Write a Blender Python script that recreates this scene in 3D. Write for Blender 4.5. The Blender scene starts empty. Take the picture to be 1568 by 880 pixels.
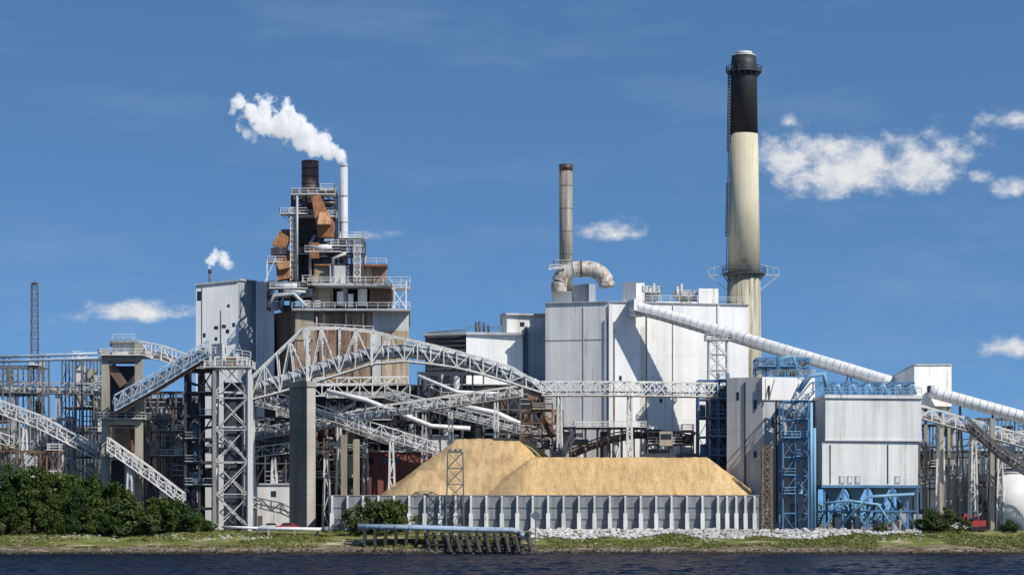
import bpy, math, random, bmesh
from mathutils import Vector, Matrix, noise
random.seed(7)
scene=bpy.context.scene
R=random.uniform
# ---------------------------------------------------------------- view helper (image pixels -> metres at depth Y)
CY=-450.0
def K(Y): return (Y-CY)/3600.0
def X(px,Y): return (px-784)*K(Y)
def Z(py,Y): return 6+(798-py)*K(Y)
def P(px,py,Y): return Vector((X(px,Y),Y,Z(py,Y)))
G=4.2
# ---------------------------------------------------------------- materials
def nt(m):
    m.use_nodes=True; t=m.node_tree; return t,t.nodes,t.links
def ramp(n,l,src,stops):
    r=n.new('ShaderNodeValToRGB'); e=r.color_ramp.elements
    e[0].position,e[0].color=stops[0][0],(*stops[0][1],1)
    e[1].position,e[1].color=stops[-1][0],(*stops[-1][1],1)
    for p,c in stops[1:-1]:
        x=e.new(p); x.color=(*c,1)
    l.new(src,r.inputs[0]); return r.outputs[0]
def sc(c,k): return tuple(min(1,v*k) for v in c)
def mixc(n,l,f,a,b,mode='MIX'):
    m=n.new('ShaderNodeMix'); m.data_type='RGBA'; m.blend_type=mode
    for s,v in ((m.inputs[0],f),(m.inputs[6],a),(m.inputs[7],b)):
        if hasattr(v,'is_output'): l.new(v,s)
        elif isinstance(v,tuple): s.default_value=(*v,1)
        else: s.default_value=v
    return m.outputs[2]
def noi(n,l,vec,scale,detail=5,rough=.6):
    x=n.new('ShaderNodeTexNoise'); x.inputs['Scale'].default_value=scale; x.inputs['Detail'].default_value=detail
    x.inputs['Roughness'].default_value=rough
    l.new(vec,x.inputs['Vector']); return x.outputs[0]
def paint(name,base,dirt=.35,rust=0.0,rustc=(.20,.09,.04),rough=.55,seam=None,metal=0.0,streak=.5,vs=.06,seamk=.72):
    m=bpy.data.materials.new(name); t,n,l=nt(m); b=n['Principled BSDF']
    tc=n.new('ShaderNodeTexCoord').outputs['Object']
    mp=n.new('ShaderNodeMapping'); mp.inputs['Scale'].default_value=(1,1,vs); l.new(tc,mp.inputs[0])
    s=noi(n,l,mp.outputs[0],streak,4,.65)
    col=ramp(n,l,s,[(.3,sc(base,1-dirt)),(.55,base),(.75,sc(base,1.08))])
    g=noi(n,l,tc,.12,3,.6)
    k=ramp(n,l,g,[(.35,(1-dirt*.6,)*3),(.6,(1,1,1))])
    col=mixc(n,l,1.0,col,k,'MULTIPLY')
    if rust>0:
        r1=noi(n,l,mp.outputs[0],streak*1.7,5,.7)
        f=ramp(n,l,r1,[(.62-rust*.35,(0,0,0)),(.72-rust*.25,(1,1,1))])
        rn=noi(n,l,tc,1.2,2); rc=ramp(n,l,rn,[(.3,sc(rustc,.6)),(.7,sc(rustc,1.5))])
        col=mixc(n,l,f,col,rc)
    if seam:
        sx=n.new('ShaderNodeSeparateXYZ'); l.new(tc,sx.inputs[0])
        a=n.new('ShaderNodeMath'); a.operation='MULTIPLY_ADD'; a.inputs[1].default_value=.8
        l.new(sx.outputs[1],a.inputs[0]); l.new(sx.outputs[0],a.inputs[2])
        cx=n.new('ShaderNodeCombineXYZ'); l.new(a.outputs[0],cx.inputs[0]); l.new(sx.outputs[2],cx.inputs[1])
        br=n.new('ShaderNodeTexBrick'); br.offset=0; l.new(cx.outputs[0],br.inputs[0])
        br.inputs['Scale'].default_value=1; br.inputs['Brick Width'].default_value=seam[0]; br.inputs['Row Height'].default_value=seam[1]
        br.inputs['Mortar Size'].default_value=seam[2]; br.inputs['Mortar Smooth'].default_value=.3
        br.inputs['Color1'].default_value=(1,1,1,1); br.inputs['Color2'].default_value=(.93,.93,.93,1); br.inputs['Mortar'].default_value=(seamk,)*3+(1,)
        col=mixc(n,l,1.0,col,br.outputs[0],'MULTIPLY')
    l.new(col,b.inputs['Base Color']); b.inputs['Roughness'].default_value=rough; b.inputs['Metallic'].default_value=metal
    return m
WHITE=paint('white_cladding',(.84,.83,.80),.12,.05,(.55,.46,.34),seam=(4.5,14,.035))
WHITE2=paint('weathered_white_cladding',(.74,.73,.71),.22,.10,(.4,.33,.24),seam=(2.4,9,.03))
GREYCL=paint('grey_cladding',(.38,.41,.45),.25,seam=(1.2,30,.08),seamk=.6)
GREYP=paint('grey_panels',(.50,.50,.49),.25,.1,(.33,.25,.17),seam=(1.6,6,.04))
PALE=paint('pale_precipitator_panels',(.76,.75,.71),.22,.10,(.50,.46,.36),seam=(1.1,40,.03),seamk=.85)
TAN=paint('stained_tan_cladding',(.44,.34,.23),.4,.62,(.17,.085,.045),seam=(2.2,4.5,.05))
TAN2=paint('olive_tan_cladding',(.44,.37,.26),.35,.35,(.22,.12,.06),seam=(1.8,5,.05))
RUSTD=paint('dark_rust_cladding',(.15,.08,.05),.5,.35,(.24,.11,.055),seam=(1.2,8,.06))
RUST=paint('orange_rust_steel',(.42,.18,.07),.45,.4,(.14,.06,.03),streak=1.2,vs=.3)
RUSTL=paint('rusty_machine_steel',(.20,.13,.09),.5,.4,(.28,.14,.07))
STACKD=paint('burnt_stack_steel',(.07,.045,.04),.4,.2,(.13,.06,.04))
GALV=paint('galvanised_steel',(.50,.51,.51),.35,.1,(.3,.22,.15),metal=.1)
WBAR=paint('white_truss_steel',(.74,.73,.69),.3,.15,(.3,.22,.15),streak=1.5,vs=.5)
DARK=paint('dark_steel',(.05,.055,.07),.4,.1,(.12,.07,.05))
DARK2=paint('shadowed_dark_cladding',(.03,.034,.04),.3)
MID=paint('mid_grey_steel',(.14,.15,.16),.4,.18,(.2,.12,.08))
CONC=paint('weathered_concrete',(.40,.36,.28),.35,.15,(.2,.16,.12),rough=.9)
CONCG=paint('grey_concrete',(.30,.29,.27),.3,.05,rough=.9,seam=(50,1.6,.04))
PIERM=paint('shaded_pier_concrete',(.20,.195,.18),.3,.05,rough=.9,seam=(50,1.6,.04))  # pier's shaded face: the shade is put into this darker concrete colour
PIERL=paint('sunlit_pier_concrete',(.42,.39,.34),.3,.05,rough=.9,seam=(50,1.6,.04))  # same pier concrete, sunlight put into a lighter colour for the lit face
CONCL=paint('pale_concrete_buttress',(.70,.70,.68),.3,.06,(.3,.28,.24),rough=.9)
WALLM=paint('retaining_wall_panels',(.27,.285,.30),.4,.2,(.16,.14,.12),rough=.85,streak=1.2,vs=.1)
BLUE=paint('blue_painted_steel',(.09,.23,.42),.35,.12,(.14,.12,.12))
BLUEL=paint('light_blue_steel',(.20,.40,.58),.35,.08,(.3,.28,.26))
BLUED=paint('dark_blue_grey_cladding',(.13,.16,.20),.3,seam=(1.5,5,.05))
HOOD=paint('belt_hood_steel',(.44,.45,.46),.35,.15,(.28,.22,.16),streak=1.5,vs=.5)
TUBEW=paint('white_conveyor_tube',(.76,.76,.75),.2,.05,(.4,.35,.28),streak=1.2,vs=.4)
BRICK=paint('red_brick',(.28,.10,.08),.3,0,seam=(.5,.25,.02))
GLASS=paint('dark_window_glass',(.025,.03,.04),.2,rough=.15)
TIMBER=paint('wet_timber',(.05,.045,.045),.4,rough=.8)
PIPEB=paint('pale_blue_pipe',(.36,.46,.56),.25,.05,rough=.4)
YEL=paint('faded_yellow_paint',(.42,.32,.13),.35,.25)
RED=paint('red_machine_paint',(.42,.05,.03),.3)
RUBBER=paint('tyre_rubber',(.02,.02,.02),.2,rough=.9)
BLACKP=paint('black_chimney_paint',(.022,.022,.024),.3,rough=.6,seam=(60,3.0,.05))
BARK=paint('tree_bark',(.10,.075,.05),.4,rough=.95)
CREAM=paint('cream_chimney_concrete',(.58,.53,.38),.22,.10,(.30,.27,.20),rough=.85,streak=.7,vs=.03,seam=(80,3.4,.05),seamk=.9)
CREAML=paint('sooted_cream_concrete',(.50,.46,.34),.35,.38,(.14,.12,.09),rough=.85,streak=1.0,vs=.05,seam=(80,3.4,.05),seamk=.9)
STK=paint('sooty_stack_steel',(.32,.29,.24),.35,.35,(.13,.10,.08),streak=.9,vs=.04,seam=(60,2.4,.05))
def leafmat(name,c1,c2,c3,tr_=.25):
    m=bpy.data.materials.new(name); t,n,l=nt(m); b=n['Principled BSDF']
    tc=n.new('ShaderNodeNewGeometry').outputs['Position']
    c=ramp(n,l,noi(n,l,tc,.7,4,.75),[(.32,c1),(.5,c2),(.68,c3)])
    l.new(c,b.inputs['Base Color']); b.inputs['Roughness'].default_value=.7; b.inputs['Specular IOR Level'].default_value=.2
    tr=n.new('ShaderNodeBsdfTranslucent'); l.new(c,tr.inputs[0])
    mx=n.new('ShaderNodeMixShader'); mx.inputs[0].default_value=tr_
    l.new(b.outputs[0],mx.inputs[1]); l.new(tr.outputs[0],mx.inputs[2]); l.new(mx.outputs[0],n['Material Output'].inputs[0])
    return m
LEAF=leafmat('leaf_green',(.03,.055,.012),(.07,.11,.022),(.13,.17,.04))
LEAF2=leafmat('leaf_dark_green',(.02,.042,.014),(.04,.08,.02),(.085,.125,.03))
LEAF3=leafmat('leaf_olive_green',(.04,.055,.02),(.09,.11,.035),(.16,.17,.06))
GRASS=leafmat('grass_blades',(.10,.12,.035),(.18,.20,.05),(.32,.28,.13))
ROCKM=paint('pale_limestone',(.56,.55,.52),.45,.12,(.28,.26,.23),rough=.95,streak=1.5,vs=1)
ROCKD=paint('dark_shore_rock',(.10,.09,.075),.4,rough=.95,streak=1.5,vs=1)
def chipmat():
    m=bpy.data.materials.new('wood_chips'); t,n,l=nt(m); b=n['Principled BSDF']
    tc=n.new('ShaderNodeTexCoord').outputs['Object']
    big=ramp(n,l,noi(n,l,tc,.12,5,.65),[(.3,(.60,.41,.215)),(.5,(.72,.49,.235)),(.7,(.76,.55,.29))])
    fine=ramp(n,l,noi(n,l,tc,3.5,6,.8),[(.3,(.50,.46,.42)),(.5,(.95,.95,.95)),(.7,(1.18,1.15,1.1))])
    c=mixc(n,l,1.0,big,fine,'MULTIPLY')
    mp=n.new('ShaderNodeMapping'); mp.inputs['Scale'].default_value=(1,.25,.25); l.new(tc,mp.inputs[0])
    rill=ramp(n,l,noi(n,l,mp.outputs[0],.9,6,.7),[(.35,(.76,.73,.70)),(.55,(1,1,1))])
    c=mixc(n,l,1.0,c,rill,'MULTIPLY')
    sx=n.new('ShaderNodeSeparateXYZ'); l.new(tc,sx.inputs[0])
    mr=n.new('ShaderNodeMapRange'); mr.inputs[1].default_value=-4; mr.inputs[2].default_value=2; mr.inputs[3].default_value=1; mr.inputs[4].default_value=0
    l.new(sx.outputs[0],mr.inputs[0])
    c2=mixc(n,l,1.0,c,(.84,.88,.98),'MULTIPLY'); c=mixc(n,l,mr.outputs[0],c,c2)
    l.new(c,b.inputs['Base Color']); b.inputs['Roughness'].default_value=1; b.inputs['Specular IOR Level'].default_value=.1
    bn=n.new('ShaderNodeBump'); bn.inputs['Strength'].default_value=.9; bn.inputs['Distance'].default_value=.35
    l.new(noi(n,l,tc,2.2,7,.8),bn.inputs['Height']); l.new(bn.outputs[0],b.inputs['Normal']); return m
CHIP=chipmat()
def groundmat():
    m=bpy.data.materials.new('riverbank_ground'); t,n,l=nt(m); b=n['Principled BSDF']
    tc=n.new('ShaderNodeNewGeometry').outputs['Position']
    sx=n.new('ShaderNodeSeparateXYZ'); l.new(tc,sx.inputs[0])
    mp=n.new('ShaderNodeMapping'); mp.inputs['Scale'].default_value=(.35,1.2,1); l.new(tc,mp.inputs[0])
    g=ramp(n,l,noi(n,l,mp.outputs[0],.35,7,.7),[(.34,(.09,.11,.03)),(.50,(.17,.185,.055)),(.56,(.28,.25,.13)),(.62,(.50,.45,.35))])
    g2=ramp(n,l,noi(n,l,tc,3,5,.8),[(.3,(.6,.6,.6)),(.65,(1.15,1.15,1.15))])
    g=mixc(n,l,1.0,g,g2,'MULTIPLY')
    gravel=ramp(n,l,noi(n,l,tc,.6,7,.75),[(.35,(.16,.14,.11)),(.6,(.28,.25,.2))])
    mud=ramp(n,l,noi(n,l,mp.outputs[0],1.2,6,.75),[(.36,(.06,.045,.03)),(.48,(.14,.11,.075)),(.62,(.36,.30,.22))])
    def mr(o,a,bb):
        x=n.new('ShaderNodeMapRange'); x.interpolation_type='SMOOTHSTEP'; x.inputs[1].default_value=a; x.inputs[2].default_value=bb; l.new(o,x.inputs[0]); return x.outputs[0]
    zz=n.new('ShaderNodeMath'); zz.operation='MULTIPLY_ADD'; zz.inputs[1].default_value=2.4; l.new(noi(n,l,tc,.12,5),zz.inputs[0]); l.new(sx.outputs[2],zz.inputs[2])
    c=mixc(n,l,mr(zz.outputs[0],2.6,3.2),mud,g)
    wet=mixc(n,l,mr(sx.outputs[2],.25,.75),(.03,.024,.017),c)
    c=mixc(n,l,mr(sx.outputs[1],-3,2),wet,gravel)
    l.new(c,b.inputs['Base Color']); b.inputs['Roughness'].default_value=1; b.inputs['Specular IOR Level'].default_value=.1
    bn=n.new('ShaderNodeBump'); bn.inputs['Strength'].default_value=.8; bn.inputs['Distance'].default_value=.25
    l.new(noi(n,l,tc,1.8,6,.75),bn.inputs['Height']); l.new(bn.outputs[0],b.inputs['Normal']); return m
GROUND=groundmat()
def watermat():
    m=bpy.data.materials.new('river_water'); t,n,l=nt(m); b=n['Principled BSDF']
    tc=n.new('ShaderNodeNewGeometry').outputs['Position']
    mp=n.new('ShaderNodeMapping'); mp.inputs['Scale'].default_value=(.5,1,1); l.new(tc,mp.inputs[0])
    b.inputs['Roughness'].default_value=.22; b.inputs['IOR'].default_value=1.10
    bn=n.new('ShaderNodeBump'); bn.inputs['Strength'].default_value=1; bn.inputs['Distance'].default_value=1.8
    l.new(noi(n,l,mp.outputs[0],.55,7,.65),bn.inputs['Height'])
    l.new(bn.outputs[0],b.inputs['Normal'])
    f=ramp(n,l,noi(n,l,mp.outputs[0],.5,9,.85),[(.61,(0,0,0)),(.68,(.5,.5,.5))])
    c=mixc(n,l,f,(.008,.014,.034),(.20,.27,.38)); l.new(c,b.inputs['Base Color'])
    return m
WATER=watermat()
# ---------------------------------------------------------------- builder
class B:
    def __init__(s,name): s.name=name; s.parts={}; s.v=None
    def use(s,part,mat,smooth=False):
        if part not in s.parts: s.parts[part]=([],[],mat,smooth)
        s.v,s.f=s.parts[part][0],s.parts[part][1]; return s
    def raw(s,vs,fs):
        o=len(s.v); s.v.extend(tuple(v) for v in vs); s.f.extend([tuple(i+o for i in f) for f in fs])
    def box(s,x0,x1,y0,y1,z0,z1): s.prism([(x0,y0),(x1,y0),(x1,y1),(x0,y1)],z0,z1)
    def prism(s,fp,z0,z1,tz=None):
        n=len(fp); vs=[(x,y,z0) for x,y in fp]+[(x,y,(tz[i] if tz else z1)) for i,(x,y) in enumerate(fp)]
        fs=[(i,(i+1)%n,(i+1)%n+n,i+n) for i in range(n)]+[tuple(range(n,2*n)),tuple(range(n-1,-1,-1))]
        s.raw(vs,fs)
    def pfp(s,fp,py0,py1,Yref=None):
        Y0=min(p[1] for p in fp) if Yref is None else Yref
        s.prism([(X(a,b),b) for a,b in fp],(G-.1 if py0 is None else Z(py0,Y0)),Z(py1,Y0))
    def beam(s,p,q,w,h=None):
        h=w if h is None else h
        p=Vector(p); q=Vector(q); d=q-p
        if d.length<1e-4: return
        d.normalize(); up=Vector((0,0,1))
        sd=d.cross(up) if abs(d.z)<.995 else Vector((1,0,0)); sd.normalize(); u=sd.cross(d)
        a=sd*w/2; b=u*h/2
        s.raw([p-a-b,p+a-b,p+a+b,p-a+b,q-a-b,q+a-b,q+a+b,q-a+b],[(0,1,5,4),(1,2,6,5),(2,3,7,6),(3,0,4,7),(3,2,1,0),(4,5,6,7)])
    def tube(s,pts,r,n=14,cap=True,rs=None,rot=0):
        pts=[Vector(p) for p in pts]; m=len(pts); vs=[]; fs=[]
        for i,p in enumerate(pts):
            d=(pts[min(i+1,m-1)]-pts[max(i-1,0)]).normalized()
            sd=d.cross(Vector((0,0,1))) if abs(d.z)<.97 else d.cross(Vector((0,1,0))); sd.normalize(); u=sd.cross(d)
            rr=rs[i] if rs else r
            for k in range(n):
                a=2*math.pi*k/n+rot; vs.append(p+sd*math.cos(a)*rr+u*math.sin(a)*rr)
        for i in range(m-1):
            for k in range(n):
                fs.append((i*n+k,i*n+(k+1)%n,(i+1)*n+(k+1)%n,(i+1)*n+k))
        if cap: fs.append(tuple(range(n-1,-1,-1))); fs.append(tuple((m-1)*n+k for k in range(n)))
        s.raw(vs,fs)
    def cyl(s,x,y,z0,z1,r0,r1=None,n=28):
        s.tube([(x,y,z0),(x,y,z1)],r0,n,True,[r0,r0 if r1 is None else r1])
    def rail(s,pts,bar=.1,h=1.1,step=1.6):
        pts=[Vector(p) for p in pts]; up=Vector((0,0,1))
        for a,b in zip(pts,pts[1:]):
            s.beam(a+up*h,b+up*h,bar); s.beam(a+up*h*.5,b+up*h*.5,bar*.7)
            k=max(1,int((b-a).length/step))
            for i in range(k+1):
                c=a.lerp(b,i/k); s.beam(c,c+up*h,bar)
    def platform(s,x0,x1,y0,y1,z,bar=.1,t=.18,h=1.1):
        s.box(x0,x1,y0,y1,z-t,z); s.rail([(x0,y0,z),(x1,y0,z),(x1,y1,z),(x0,y1,z),(x0,y0,z)],bar,h)
    def lattice(s,cx,cy,z0,z1,w0,w1,n,bar,dep=None,brace='x'):
        dep=1 if dep is None else dep
        def c(t,i):
            w=(w0+(w1-w0)*t)/2; sx=(-1,1,1,-1)[i]; sy=(-1,-1,1,1)[i]
            return Vector((cx+sx*w,cy+sy*w*dep,z0+(z1-z0)*t))
        for i in range(4): s.beam(c(0,i),c(1,i),bar*1.4)
        for k in range(n):
            t0,t1=k/n,(k+1)/n
            for i in range(4):
                j=(i+1)%4
                s.beam(c(t1,i),c(t1,j),bar)
                if brace=='x' or k%2==0: s.beam(c(t0,i),c(t1,j),bar*.8)
                if brace=='x' or k%2==1: s.beam(c(t0,j),c(t1,i),bar*.8)
    def truss(s,bot,top,w,bar,side=None,xbrace=False):
        d=bot[-1]-bot[0]; nrm=Vector((-d.y,d.x,0)).normalized()*(w/2)
        for sg in (-1,1):
            o=nrm*sg
            for i in range(len(bot)):
                s.beam(bot[i]+o,top[i]+o,bar*.8)
                if i<len(bot)-1:
                    s.beam(bot[i]+o,bot[i+1]+o,bar*1.2); s.beam(top[i]+o,top[i+1]+o,bar*1.2)
                    if i%2==0 or xbrace: s.beam(bot[i]+o,top[i+1]+o,bar*.8)
                    if i%2==1 or xbrace: s.beam(top[i]+o,bot[i+1]+o,bar*.8)
        for i in range(len(bot)):
            s.beam(bot[i]-nrm,bot[i]+nrm,bar); s.beam(top[i]-nrm,top[i]+nrm,bar*.8)
            if i<len(bot)-1: s.beam(top[i]-nrm,top[i+1]+nrm,bar*.6)
    def done(s,recalc=False):
        objs=[]
        for pn,(v,f,mat,sm) in s.parts.items():
            if not f: continue
            me=bpy.data.meshes.new(s.name+'_'+pn); me.from_pydata(v,[],f); me.materials.append(mat)
            if recalc:
                bm=bmesh.new(); bm.from_mesh(me); bmesh.ops.recalc_face_normals(bm,faces=bm.faces); bm.to_mesh(me); bm.free()
            if sm:
                me.polygons.foreach_set('use_smooth',[len(p.vertices)==4 for p in me.polygons])
            me.update()
            objs.append((pn,me))
        if len(objs)==1:
            o=bpy.data.objects.new(s.name,objs[0][1]); scene.collection.objects.link(o); return o
        e=bpy.data.objects.new(s.name,None); e.empty_display_size=1; scene.collection.objects.link(e)
        for pn,me in objs:
            o=bpy.data.objects.new(pn,me); scene.collection.objects.link(o); o.parent=e
        return e
def path(pts,step):
    w=[P(*p) for p in pts]; out=[w[0]]
    for a,b in zip(w,w[1:]):
        k=max(1,round((b-a).length/step))
        out+= [a.lerp(b,i/k) for i in range(1,k+1)]
    return out
def gallery(name,pts,h,w=2.6,step=2.6,bar=.22,mat=WBAR,belt=HOOD,hood=True,x=False,covered=False,legs=(),legmat=None,smooth=None):
    b=B(name); bot=path(pts,step); top=[p+Vector((0,0,h)) for p in bot]
    b.use('truss',mat); b.truss(bot,top,w,bar,xbrace=x)
    b.use('walkway_deck',DARK if not covered else RUSTL)
    for p,q in zip(bot,bot[1:]): b.beam(p,q,w*.96,.12)
    d=bot[-1]-bot[0]; nr=Vector((-d.y,d.x,0)).normalized()
    if nr.y>0: nr=-nr
    b.use('side_walkway_rail',mat)
    for p,q in zip(bot,bot[1:]):
        o=nr*(w/2+.8); b.beam(p+o+Vector((0,0,1.1)),q+o+Vector((0,0,1.1)),.09); b.beam(p+o,p+o+Vector((0,0,1.1)),.09); b.beam(p+nr*(w/2+.4),q+nr*(w/2+.4),.8,.1)
    if hood:
        b.use('belt_cover',belt)
        r=min(w*.3,h*.36)
        b.tube([p+Vector((0,0,r*1.1)) for p in bot],r,8)
        b.use('cover_ribs',WBAR)
        for p,q in zip(bot,bot[1:]):
            m=p.lerp(q,.5)+Vector((0,0,r*1.1)); d=(q-p).normalized()*.1; b.tube([m-d,m+d],r*1.1,8)
    else:
        b.use('belt',DARK)
        for p,q in zip(bot,bot[1:]): b.beam(p+Vector((0,0,.8)),q+Vector((0,0,.8)),w*.45,.2)
    if covered:
        b.use('side_cladding',belt)
        for sg in (-1,1):
            for p,q in zip(bot,bot[1:]):
                b.beam(p+nr*sg*(w/2-.1)+Vector((0,0,h*.3)),q+nr*sg*(w/2-.1)+Vector((0,0,h*.3)),.1,h*.5)
        b.use('underside_trough',RUST)
        for p,q in zip(bot,bot[1:]): b.beam(p+Vector((0,0,-.45)),q+Vector((0,0,-.45)),w*.8,.7)
        b.use('underside_ribs',RUSTL)
        for p in bot: b.beam(p-nr*w*.42+Vector((0,0,-.45)),p+nr*w*.42+Vector((0,0,-.45)),.25,.9)
    b.use('legs',legmat or mat)
    for px,py,Y in legs:
        x_=X(px,Y); z1=Z(py,Y)
        for dy in (-w/2,w/2):
            b.beam((x_-.8,Y+dy,G-.3),(x_-.3,Y+dy,z1),.3); b.beam((x_+.8,Y+dy,G-.3),(x_+.3,Y+dy,z1),.3)
            n=max(2,int((z1-G)/3.5))
            for k in range(n):
                za=G+(z1-G)*k/n; zb=G+(z1-G)*(k+1)/n
                wa=.8-.5*k/n; wb=.8-.5*(k+1)/n; sg=1 if k%2 else -1
                b.beam((x_-wa*sg,Y+dy,za),(x_+wb*sg,Y+dy,zb),.14); b.beam((x_-wb,Y+dy,zb),(x_+wb,Y+dy,zb),.14)
    return b.done()
def frame(name,px0,px1,py1,Y0,dep,nx,ny,nz,steel=MID,bar=.3,seed=1,py0=None,equip=(GALV,RUSTL,WHITE2,HOOD),fill=.5,br=.5,railm=WBAR,b=None,close=True):
    rn=random.Random(seed); b=b or B(name)
    x0,x1=X(px0,Y0),X(px1,Y0); z0=G-.2 if py0 is None else Z(py0,Y0); z1=Z(py1,Y0)
    xs=[x0+(x1-x0)*i/nx for i in range(nx+1)]; ys=[Y0+dep*i/ny for i in range(ny+1)]; zs=[z0+(z1-z0)*i/nz for i in range(nz+1)]
    b.use('steel_frame',steel)
    for x in xs:
        for y in ys: b.beam((x,y,z0),(x,y,z1),bar)
    for k in range(1,nz+1):
        for y in ys: b.beam((x0,y,zs[k]),(x1,y,zs[k]),bar*.8,bar)
        for x in xs: b.beam((x,Y0,zs[k]),(x,Y0+dep,zs[k]),bar*.8,bar)
    for k in range(nz):
        for i in range(nx):
            if rn.random()<br: 
                a,c=(xs[i],xs[i+1]) if rn.random()<.5 else (xs[i+1],xs[i])
                b.beam((a,Y0,zs[k]),(c,Y0,zs[k+1]),bar*.5)
                if rn.random()<.5: b.beam((c,Y0,zs[k]),(a,Y0,zs[k+1]),bar*.5)
        b.beam((x0,Y0,zs[k]),(x0,Y0+dep,zs[k+1]),bar*.5); b.beam((x1,Y0+dep,zs[k]),(x1,Y0,zs[k+1]),bar*.5)
    for k in range(1,nz+1):
        if rn.random()<.8:
            i=rn.randrange(nx); j=min(nx,i+1+rn.randrange(nx))
            b.use('platforms',railm); b.platform(xs[i],xs[j],Y0-.8,Y0+dep*.7,zs[k]+.3,.11)
    hh=(z1-z0)/nz
    for k in range(nz):
        for i in range(nx):
            if rn.random()<fill:
                m=rn.choice(equip); t=rn.random(); xa,xb=xs[i],xs[i+1]; w=xb-xa; xm=(xa+xb)/2; ym=Y0+dep*rn.uniform(.3,.7)
                b.use('equipment_%s'%m.name,m)
                if t<.35: b.box(xa+w*.15,xb-w*.15,ym-dep*.15,ym+dep*.2,zs[k]+.1,zs[k]+hh*rn.uniform(.4,.85))
                elif t<.6: b.cyl(xm,ym,zs[k]+.1,zs[k]+hh*rn.uniform(.6,.95),w*.3,w*.3,14)
                elif t<.8: b.tube([(xa,ym,zs[k]+hh*.5),(xb,ym,zs[k]+hh*rn.uniform(.2,.8)),(xb+.3,ym,zs[k]+hh)],rn.uniform(.25,.5),10)
                else:
                    for q in range(3): b.beam((xa,Y0+.3,zs[k]+hh*(.25+.2*q)),(xb+w*.6,Y0+.3,zs[k]+hh*(.25+.2*q)),.18)
    if close: return b.done()
    return b
# ---------------------------------------------------------------- terrain & water
def shore(x): return -18+1.6*noise.noise(Vector((x*.05,3,0)))+.8*noise.noise(Vector((x*.25,9,0)))
def gz(x,y):
    s=y-shore(x)
    if s<0: z=s*.25
    elif s<1.2: z=s*.55
    else:
        t=min(1,(s-1.2)/14.5); z=.66+(G-.66)*t
    if -20<y<3 and abs(x)<200: z+=.22*noise.noise(Vector((x*.3,y*.5,0)))*(1 if s>0 else .3)+.3*noise.noise(Vector((x*.07,y*.2,5)))*(min(1,max(0,s/4)))
    return min(z,G) if y>-1 else z
xs=[-9000,-3000,-1000,-400,-200]+[-130+1.0*i for i in range(261)]+[200,400,1000,3000,9000]
ys=[-60,-35,-26]+[-22+.6*i for i in range(38)]+[3,10,40,120,400,1500,9000]
me=bpy.data.meshes.new('ground'); n=len(xs)
me.from_pydata([(x,y,gz(x,y)) for y in ys for x in xs],[],[(j*n+i,j*n+i+1,(j+1)*n+i+1,(j+1)*n+i) for j in range(len(ys)-1) for i in range(n-1)])
me.materials.append(GROUND); me.polygons.foreach_set('use_smooth',[True]*len(me.polygons))
scene.collection.objects.link(bpy.data.objects.new('ground',me))
xs=[-9000,-2000,-300]+[-110+.7*i for i in range(315)]+[300,2000,9000]
ys=[-9000,-2000,-600]+[-215+.9*i for i in range(223)]+[-10]
def wz(x,y):
    if y<-216 or y>-14 or abs(x)>115: return 0
    return .30*noise.noise(Vector((x*.3,y*.6,0)))+.16*noise.noise(Vector((x*.9,y*1.5,4)))
me=bpy.data.meshes.new('river_water'); n=len(xs)
me.from_pydata([(x,y,wz(x,y)) for y in ys for x in xs],[],[(j*n+i,j*n+i+1,(j+1)*n+i+1,(j+1)*n+i) for j in range(len(ys)-1) for i in range(n-1)])
me.materials.append(WATER); me.polygons.foreach_set('use_smooth',[True]*len(me.polygons))
scene.collection.objects.link(bpy.data.objects.new('river_water',me))
# ---------------------------------------------------------------- rocks
def rocks(name,mat,spots):
    b=B(name); b.use('rocks',mat)
    for x,y,z,r in spots:
        bs=[Vector(v) for v in ((1,0,0),(-1,0,0),(0,1,0),(0,-1,0),(0,0,1),(0,0,-1),(.6,.6,.5),(-.6,.6,.5),(.6,-.6,.5),(-.6,-.6,.5))]
        ico=[(8,0,4),(8,4,3),(9,3,4),(4,1,9),(8,3,0),(9,1,3),(6,4,0),(6,0,2),(6,2,4),(7,4,2),(7,2,1),(7,1,4),(5,0,3),(5,3,1),(5,1,2),(5,2,0)]
        q=Matrix.Rotation(R(0,6),3,Vector((R(-1,1),R(-1,1),R(-1,1))).normalized()); s=Vector((R(.7,1.3),R(.7,1.2),R(.5,.9)))
        b.raw([Vector((x,y,z))+Vector([c*k*r*R(.85,1.15) for c,k in zip(q@v,s)]) for v in bs],ico)
    return b.done()
def rockzone(x,y):
    px=784+x/K(y)
    return 812<px<1300 and y>-7.5+4*noise.noise(Vector((x*.12,3,2)))
sp=[]
for i in range(2300):
    px=R(812,1300); y=R(-10.5,-1.2); x=X(px,y)
    if rockzone(x,y): sp.append((x,y,gz(x,y)+.12,R(.18,.42) if R(0,1)<.7 else R(.4,.8)))
for i in range(110):
    px=R(1300,1410); y=R(-5,-1.5); x=X(px,y); sp.append((x,y,gz(x,y)+.15,R(.2,.6)))
rocks('riprap_rocks',ROCKM,sp)
sp=[]
for i in range(900):
    px=R(-10,1580); x0=X(px,-18); y=shore(x0)+R(-.3,1.8); sp.append((x0,y,gz(x0,y)+.02,R(.1,.36)))
rocks('shoreline_rocks',ROCKD,sp)
sp=[]
for i in range(220):
    px=random.choice((R(0,190),R(240,420),R(1300,1568))); y=R(-9,-5); x=X(px,y); sp.append((x,y,gz(x,y)-.02,R(.15,.4)))
rocks('scattered_pale_stones',ROCKM,sp)
vs=[];fs=[]
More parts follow.
